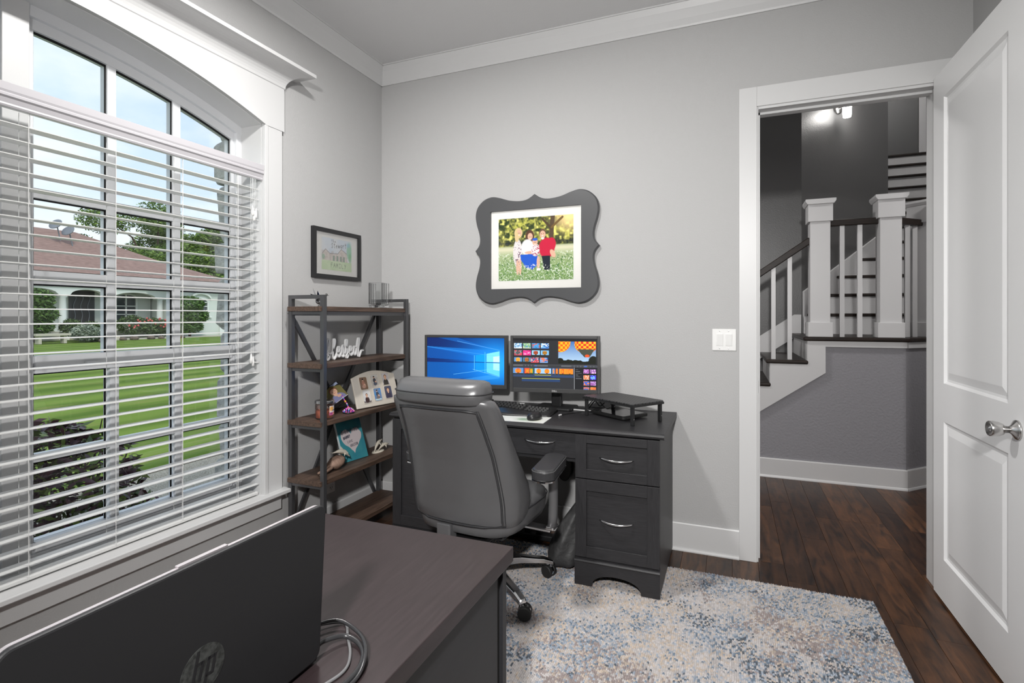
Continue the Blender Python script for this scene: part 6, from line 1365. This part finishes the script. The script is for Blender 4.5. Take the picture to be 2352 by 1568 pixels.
# rough stone facing of our own wall beside the window
sw_ = root('wall_exterior', (-0.3, -0.6, 0)); r_ = random.Random(9)
MB().box(-0.40, -0.205, -0.925, 0.2, -0.6, 3.2).box(-0.40, -0.205, -3.9, -3.11, -0.6, 3.2).box(-0.40, -0.205, -3.11, -0.925, -0.6, 0.33).build('mortar_bed', 'mortar', sw_)
z = -0.5
while z < 2.9:
    h = r_.uniform(0.16, 0.36); e = r_.uniform(-0.030, 0.020); y0, y1 = -0.955 + e, -0.70 + r_.uniform(-0.08, 0.08)
    rgs = []
    for q, sh in ((0.0, 0.86), (0.12, 1.0), (0.88, 1.0), (1.0, 0.88)):
        zz_ = z + 0.006 + (h - 0.012) * q; rgs.append([(-0.21, y0 + 0.02 * (1 - sh) * 8 * r_.uniform(0.7, 1.2), zz_), (-0.21, y1, zz_), (-0.455 * (0.94 + 0.06 * sh) + r_.uniform(-0.012, 0.012), y1 - 0.01, zz_), (-0.47 * (0.95 + 0.05 * sh) + r_.uniform(-0.012, 0.012), (y0 + y1) / 2, zz_), (-0.455 * (0.94 + 0.06 * sh) + r_.uniform(-0.015, 0.015), y0 + 0.02 * (1 - sh) * 8 + r_.uniform(0, 0.02), zz_), (-0.34, y0 + r_.uniform(-0.02, 0.01), zz_)])
    MB().loft(rgs).build('stone', 'stone', sw_, bevel=0.008); z += h
# ---- the house across the lawn
HX = -30.0; G0 = 0.08
h = thing('neighbour_house', 'pale stucco house with brown hip roof and arched porch across the lawn', 'house', (HX, 17, G0))
def hb_(x0, x1, y0, y1, z0, z1, n, m, par=h, **k): return MB().box(x0, x1, y0, y1, z0, z1).build(n, m, par, **k)
hb_(HX - 8, HX - 1.4, 4.0, 19.2, 0, 3.5, 'wall', 'stucco'); hb_(HX - 8, HX + 0.35, 19.3, 24.6, 0, 3.3, 'wall', 'stucco')
# porch front with segmental arches on round columns
def arch_wall(spans, x0, x1, ya, yb, ztop):
    m = MB(); edges = [ya] + [q for s2 in spans for q in s2[:2]] + [yb]
    for (s0, s1, zs, za) in spans:
        K = 14; cy = (s0 + s1) / 2; hw = (s1 - s0) / 2
        for i in range(K):
            a = s0 + (s1 - s0) * i / K; c = s0 + (s1 - s0) * (i + 1) / K; f = lambda y: zs + (za - zs) * math.sqrt(max(0, 1 - ((y - cy) / hw) ** 2))
            m.prism([(a, f(a)), (c, f(c)), (c, ztop), (a, ztop)], x0, x1, 'x')
    prev = ya
    for (s0, s1, zs, za) in spans: m.box(x0, x1, prev, s0, zs - 0.0, ztop); prev = s1
    m.box(x0, x1, prev, yb, spans[-1][2], ztop); return m
arch_wall([(11.4, 13.55, 2.45, 2.78), (14.05, 15.75, 2.45, 2.78), (16.15, 18.7, 2.35, 2.72)], HX - 0.35, HX, 9.0, 19.3, 3.45).build('porch_front', 'stucco_trim', h)
hb_(HX - 0.45, HX + 0.05, 9.0, 19.3, 2.86, 2.95, 'band', 'stucco_trim')
for y in (11.2, 13.8, 15.95, 18.95):
    c = MB().lathe([(0.20, 0.55), (0.17, 0.7), (0.165, 1.6), (0.15, 2.3), (0.20, 2.36), (0.22, 2.46)], 18, Matrix.Translation((HX - 0.18, y, 0))).build('column', 'stucco_trim', h, smooth=True)
    hb_(HX - 0.42, HX + 0.06, y - 0.24, y + 0.24, 0.0, 0.56, 'column_base', 'stucco_trim', c)
hb_(HX - 1.4, HX + 0.02, 9.0, 19.3, 0.0, 0.52, 'porch_floor', 'concrete')
# front door with glazed leaf and scrollwork
dr = hb_(HX - 1.42, HX - 1.33, 14.72, 15.98, 0.52, 2.75, 'front_door', 'house_door')
for y in (15.0, 15.35, 15.7): MB().tube(catmull([(HX - 1.31, y - 0.08, 0.9), (HX - 1.31, y, 1.4), (HX - 1.31, y - 0.09, 1.9), (HX - 1.31, y + 0.04, 2.35), (HX - 1.31, y - 0.04, 2.45)], 5), 0.02, 5).build('scrollwork', 'dish_grey', dr)
def house_window(y0, y1, z0, z1, x, cols=2, rows=3):
    f = hb_(x, x + 0.05, y0, y1, z0, z1, 'window', 'house_glass'); cy = (y0 + y1) / 2; hw = (y1 - y0) / 2; za = z1 + 0.22
    fz = lambda y: z1 + 0.22 * math.sqrt(max(0, 1 - ((y - cy) / hw) ** 2)); pts = [y0 + (y1 - y0) * i / 12 for i in range(13)]
    MB().prism([(y0, z1)] + [(q, fz(q)) for q in pts] + [(y1, z1)], x, x + 0.05, 'x').build('pane', 'house_glass', f)
    fm = MB().box(x + 0.05, x + 0.12, y0 - 0.05, y0 + 0.05, z0, z1).box(x + 0.05, x + 0.12, y1 - 0.05, y1 + 0.05, z0, z1).box(x + 0.05, x + 0.12, y0, y1, z0 - 0.05, z0 + 0.05)
    for a, c in zip(pts[:-1], pts[1:]): fm.prism([(a, fz(a) - 0.04), (c, fz(c) - 0.04), (c, fz(c) + 0.06), (a, fz(a) + 0.06)], x + 0.05, x + 0.12, 'x')
    for i in range(1, cols): y = y0 + (y1 - y0) * i / cols; fm.box(x + 0.05, x + 0.10, y - 0.035, y + 0.035, z0, fz(y))
    for i in range(1, rows + 1): zq = z0 + (z1 - z0) * i / rows; fm.box(x + 0.05, x + 0.10, y0, y1, zq - 0.025, zq + 0.025)
    fm.build('window_frame', 'stucco_trim', f)
house_window(17.1, 18.3, 0.95, 2.45, HX - 1.42); house_window(20.75, 21.75, 1.45, 2.25, HX + 0.34); house_window(11.7, 12.8, 1.05, 2.35, HX - 1.42)
hb_(HX + 0.35, HX + 0.48, 20.5, 22.0, 1.25, 1.35, 'window_sill', 'stucco_trim')
mm = MB(); pts = [20.55 + 1.4 * i / 14 for i in range(15)]; fz = lambda y: 2.35 + 0.42 * math.sqrt(max(0, 1 - ((y - 21.25) / 0.72) ** 2))
for a, c in zip(pts[:-1], pts[1:]): mm.prism([(a, fz(a)), (c, fz(c)), (c, fz(c) + 0.14), (a, fz(a) + 0.14)], HX + 0.35, HX + 0.5, 'x')
mm.build('arched_hood', 'stucco_trim', h)
for y in (19.4, 22.6): hb_(HX + 0.35, HX + 0.47, y, y + 0.35, 0, 3.2, 'pilaster', 'stucco_trim')
# hip roofs with shingles, dark drip edge
def hip(x0, x1, y0, y1, z0, z1, inset_y, name='roof', xr=None):
    xm = (x0 + x1) / 2 if xr is None else xr
    o = MB().add([(x0, y0, z0), (x1, y0, z0), (x1, y1, z0), (x0, y1, z0), (xm, y0 + inset_y, z1), (xm, y1 - inset_y, z1)], [(0, 1, 4), (1, 2, 5, 4), (2, 3, 5), (3, 0, 4, 5), (0, 3, 2, 1)]).build(name, 'roof_shingle', h)
    MB().box(x0 + 0.02, x1 - 0.02, y0 + 0.02, y1 - 0.02, z0 - 0.14, z0).build('drip_edge', 'roof_edge', o)
hip(HX - 9, HX + 0.6, 2.0, 22.6, 3.62, 6.35, 6.2, xr=HX - 3.9); hip(HX - 8, HX + 0.9, 17.8, 25.2, 3.36, 4.9, 3.4, xr=HX - 3.2)
for y, z in ((14.6, 6.0), (15.2, 5.72)):
    q = MB().lathe([(0.02, 0.0), (0.16, 0.02), (0.28, 0.07), (0.34, 0.13), (0.33, 0.15), (0.0, 0.04)], 18, Matrix.Translation((HX - 2.2, y, z + 0.35)) @ Matrix.Rotation(math.radians(55), 4, 'X') @ Matrix.Rotation(0.3, 4, 'Y')).build('satellite_dish', 'dish_grey', h, smooth=True)
    MB().tube([(HX - 2.2, y, z + 0.3), (HX - 2.2, y + 0.15, z - 0.45)], 0.03, 6).build('dish_mast', 'dish_grey', q)
for i in range(3): hb_(HX + 0.0, HX + 0.9 - 0.3 * i, 14.0, 16.0, 0.05 + 0.155 * i, 0.05 + 0.155 * (i + 1), 'porch_step', 'concrete')
st(MB().box(HX + 0.9, HX + 2.2, 14.0, 26, 0.0, 0.10).build('ground_path', 'concrete'))
t = thing('stone_bench', 'pale concrete bench before the clipped juniper', 'bench', (HX + 2.9, 11.7, G0))
MB().box(HX + 2.7, HX + 3.2, 11.0, 12.4, 0.42, 0.52).build('bench_seat', 'concrete', t); 
for y in (11.15, 12.15): MB().box(HX + 2.8, HX + 3.1, y, y + 0.12, 0.05, 0.42).build('bench_leg', 'concrete', t)
# clipped junipers, roses, low border shrubs
def plant(name, label, cat, loc, lst, n, size, m, seed, trunk=None, group=None, shell=0.5):
    t = thing(name, label, cat, loc, group=group); leaf_cloud('foliage', n, blobs(lst, shell), size, m, t, seed=seed)
    if trunk: MB().tube([(loc[0], loc[1], 0.0), (loc[0], loc[1], trunk)], 0.08, 8).build('trunk', 'bark', t)
    return t
plant('juniper', 'tall clipped juniper beside the porch bench', 'shrub', (HX + 1.5, 11.75, G0), [(HX + 1.5, 11.7, 2.15, 0.75, 0.85, 0.55), (HX + 1.5, 11.8, 1.45, 0.8, 0.9, 0.55), (HX + 1.5, 11.7, 0.85, 0.75, 0.85, 0.45)], 5200, 0.07, 'leaf_juniper', 21, 1.5)
plant('juniper', 'clipped juniper of stacked lobes by the arched side window', 'shrub', (HX + 1.4, 19.75, G0), [(HX + 1.4, 19.65, 2.05, 0.8, 0.95, 0.55), (HX + 1.4, 19.9, 1.35, 0.8, 1.0, 0.55), (HX + 1.4, 19.7, 0.75, 0.7, 0.85, 0.5)], 5200, 0.07, 'leaf_juniper', 22, 1.5)
plant('rose_bush', 'rose bush with red blooms under the porch window', 'shrub', (HX + 0.9, 17.2, G0), [(HX + 0.9, 16.6, 0.85, 0.6, 0.8, 0.55), (HX + 0.9, 17.8, 0.75, 0.6, 0.9, 0.5), (HX + 0.9, 18.5, 0.6, 0.5, 0.6, 0.45)], 3600, 0.06, 'leaf_rose', 23)
rb = bpy.data.objects['rose_bush']; r_ = random.Random(5)
for i in range(26): MB().ball((HX + 1.35 + r_.uniform(0, 0.2), r_.uniform(16.1, 18.4), r_.uniform(0.7, 1.25)), 0.055, 6, 4).build('bloom', 'flower_red', rb)
plant('sage_bush', 'grey green mounded bush left of the porch steps', 'shrub', (HX + 2.7, 13.3, G0), [(HX + 2.8, 13.2, 0.5, 0.6, 0.6, 0.42), (HX + 2.6, 13.8, 0.4, 0.5, 0.45, 0.36)], 2400, 0.055, 'leaf_sage', 24)
plant('border_bush', 'loose dark green bush between the porch column and steps', 'shrub', (HX + 1.5, 13.8, G0), [(HX + 1.5, 13.3, 0.75, 0.45, 0.5, 0.45), (HX + 1.5, 14.2, 0.65, 0.45, 0.5, 0.42)], 2000, 0.06, 'leaf_rose', 25)
r_ = random.Random(12)
for i, y in enumerate((13.6, 14.0, 14.35, 15.2, 15.8, 16.7, 17.3, 17.9, 18.5)):
    rz = r_.uniform(0.12, 0.2); tag(MB().ball((HX + (3.5 if y < 14.2 else 2.4) + r_.uniform(-0.1, 0.1), y, G0 - 0.05 + rz * 0.6), (rz * 1.2, rz * 1.3, rz * 0.8), 8, 6).build('border_rock', 'rock', None), 'brown rock edging the flower border of the house', 'rock', 'rocks edging the flower border')
# trees behind the house: trunk, boughs, leaf crown
def tree(label, x, y, ztop, r0, n, seed, m='leaf_tree', airy=False):
    t = thing('tree', label, 'tree', (x, y, 0)); r_ = random.Random(seed); lst = []
    tr = MB().tube([(x, y, 0), (x + 0.1, y + 0.2, ztop * 0.35), (x, y, ztop * 0.62)], [0.32, 0.24, 0.12], 8); bo = MB()
    for i in range(13):
        a = r_.uniform(0, 2 * PI); d_ = r_.uniform(0.25, 0.85) * r0; cz_ = r_.uniform(0.45, 0.90) * ztop; cx_, cy_ = x + d_ * math.cos(a), y + d_ * math.sin(a)
        lst.append((cx_, cy_, cz_, r0 * r_.uniform(0.28, 0.42), r0 * r_.uniform(0.30, 0.46), r0 * r_.uniform(0.18, 0.30)))
        bo.tube([(x, y, ztop * 0.35), ((x + cx_) / 2, (y + cy_) / 2, cz_ * 0.85), (cx_, cy_, cz_)], [0.13, 0.08, 0.03], 6)
    lst.append((x, y, ztop * 0.88, r0 * 0.4, r0 * 0.45, ztop * 0.12))
    tr.build('trunk', 'bark', t); bo.build('boughs', 'bark', t)['kind'] = 'stuff'
    leaf_cloud('foliage', int(n * 2.2), blobs(lst, 0.25), 0.10, m, t, seed=seed)
tree('tall airy tree rising behind the roof slope', -46, 29.5, 11.2, 5.0, 9500, 31); tree('broad leafy tree right behind the low roof hip', -43, 34.5, 9.6, 5.0, 16000, 32)
tree('dense tree beyond the house corner', -40, 36.0, 8.2, 4.4, 14000, 33); tree('low dark tree peeking over the satellite dishes', -50, 25.0, 8.6, 4.0, 5000, 34)
tree('wide tree filling the gap beyond the house end', -44, 41.0, 9.0, 5.0, 14000, 35); tree('bushy lower tree close behind the roof', -42, 30.0, 8.0, 4.4, 16000, 36)
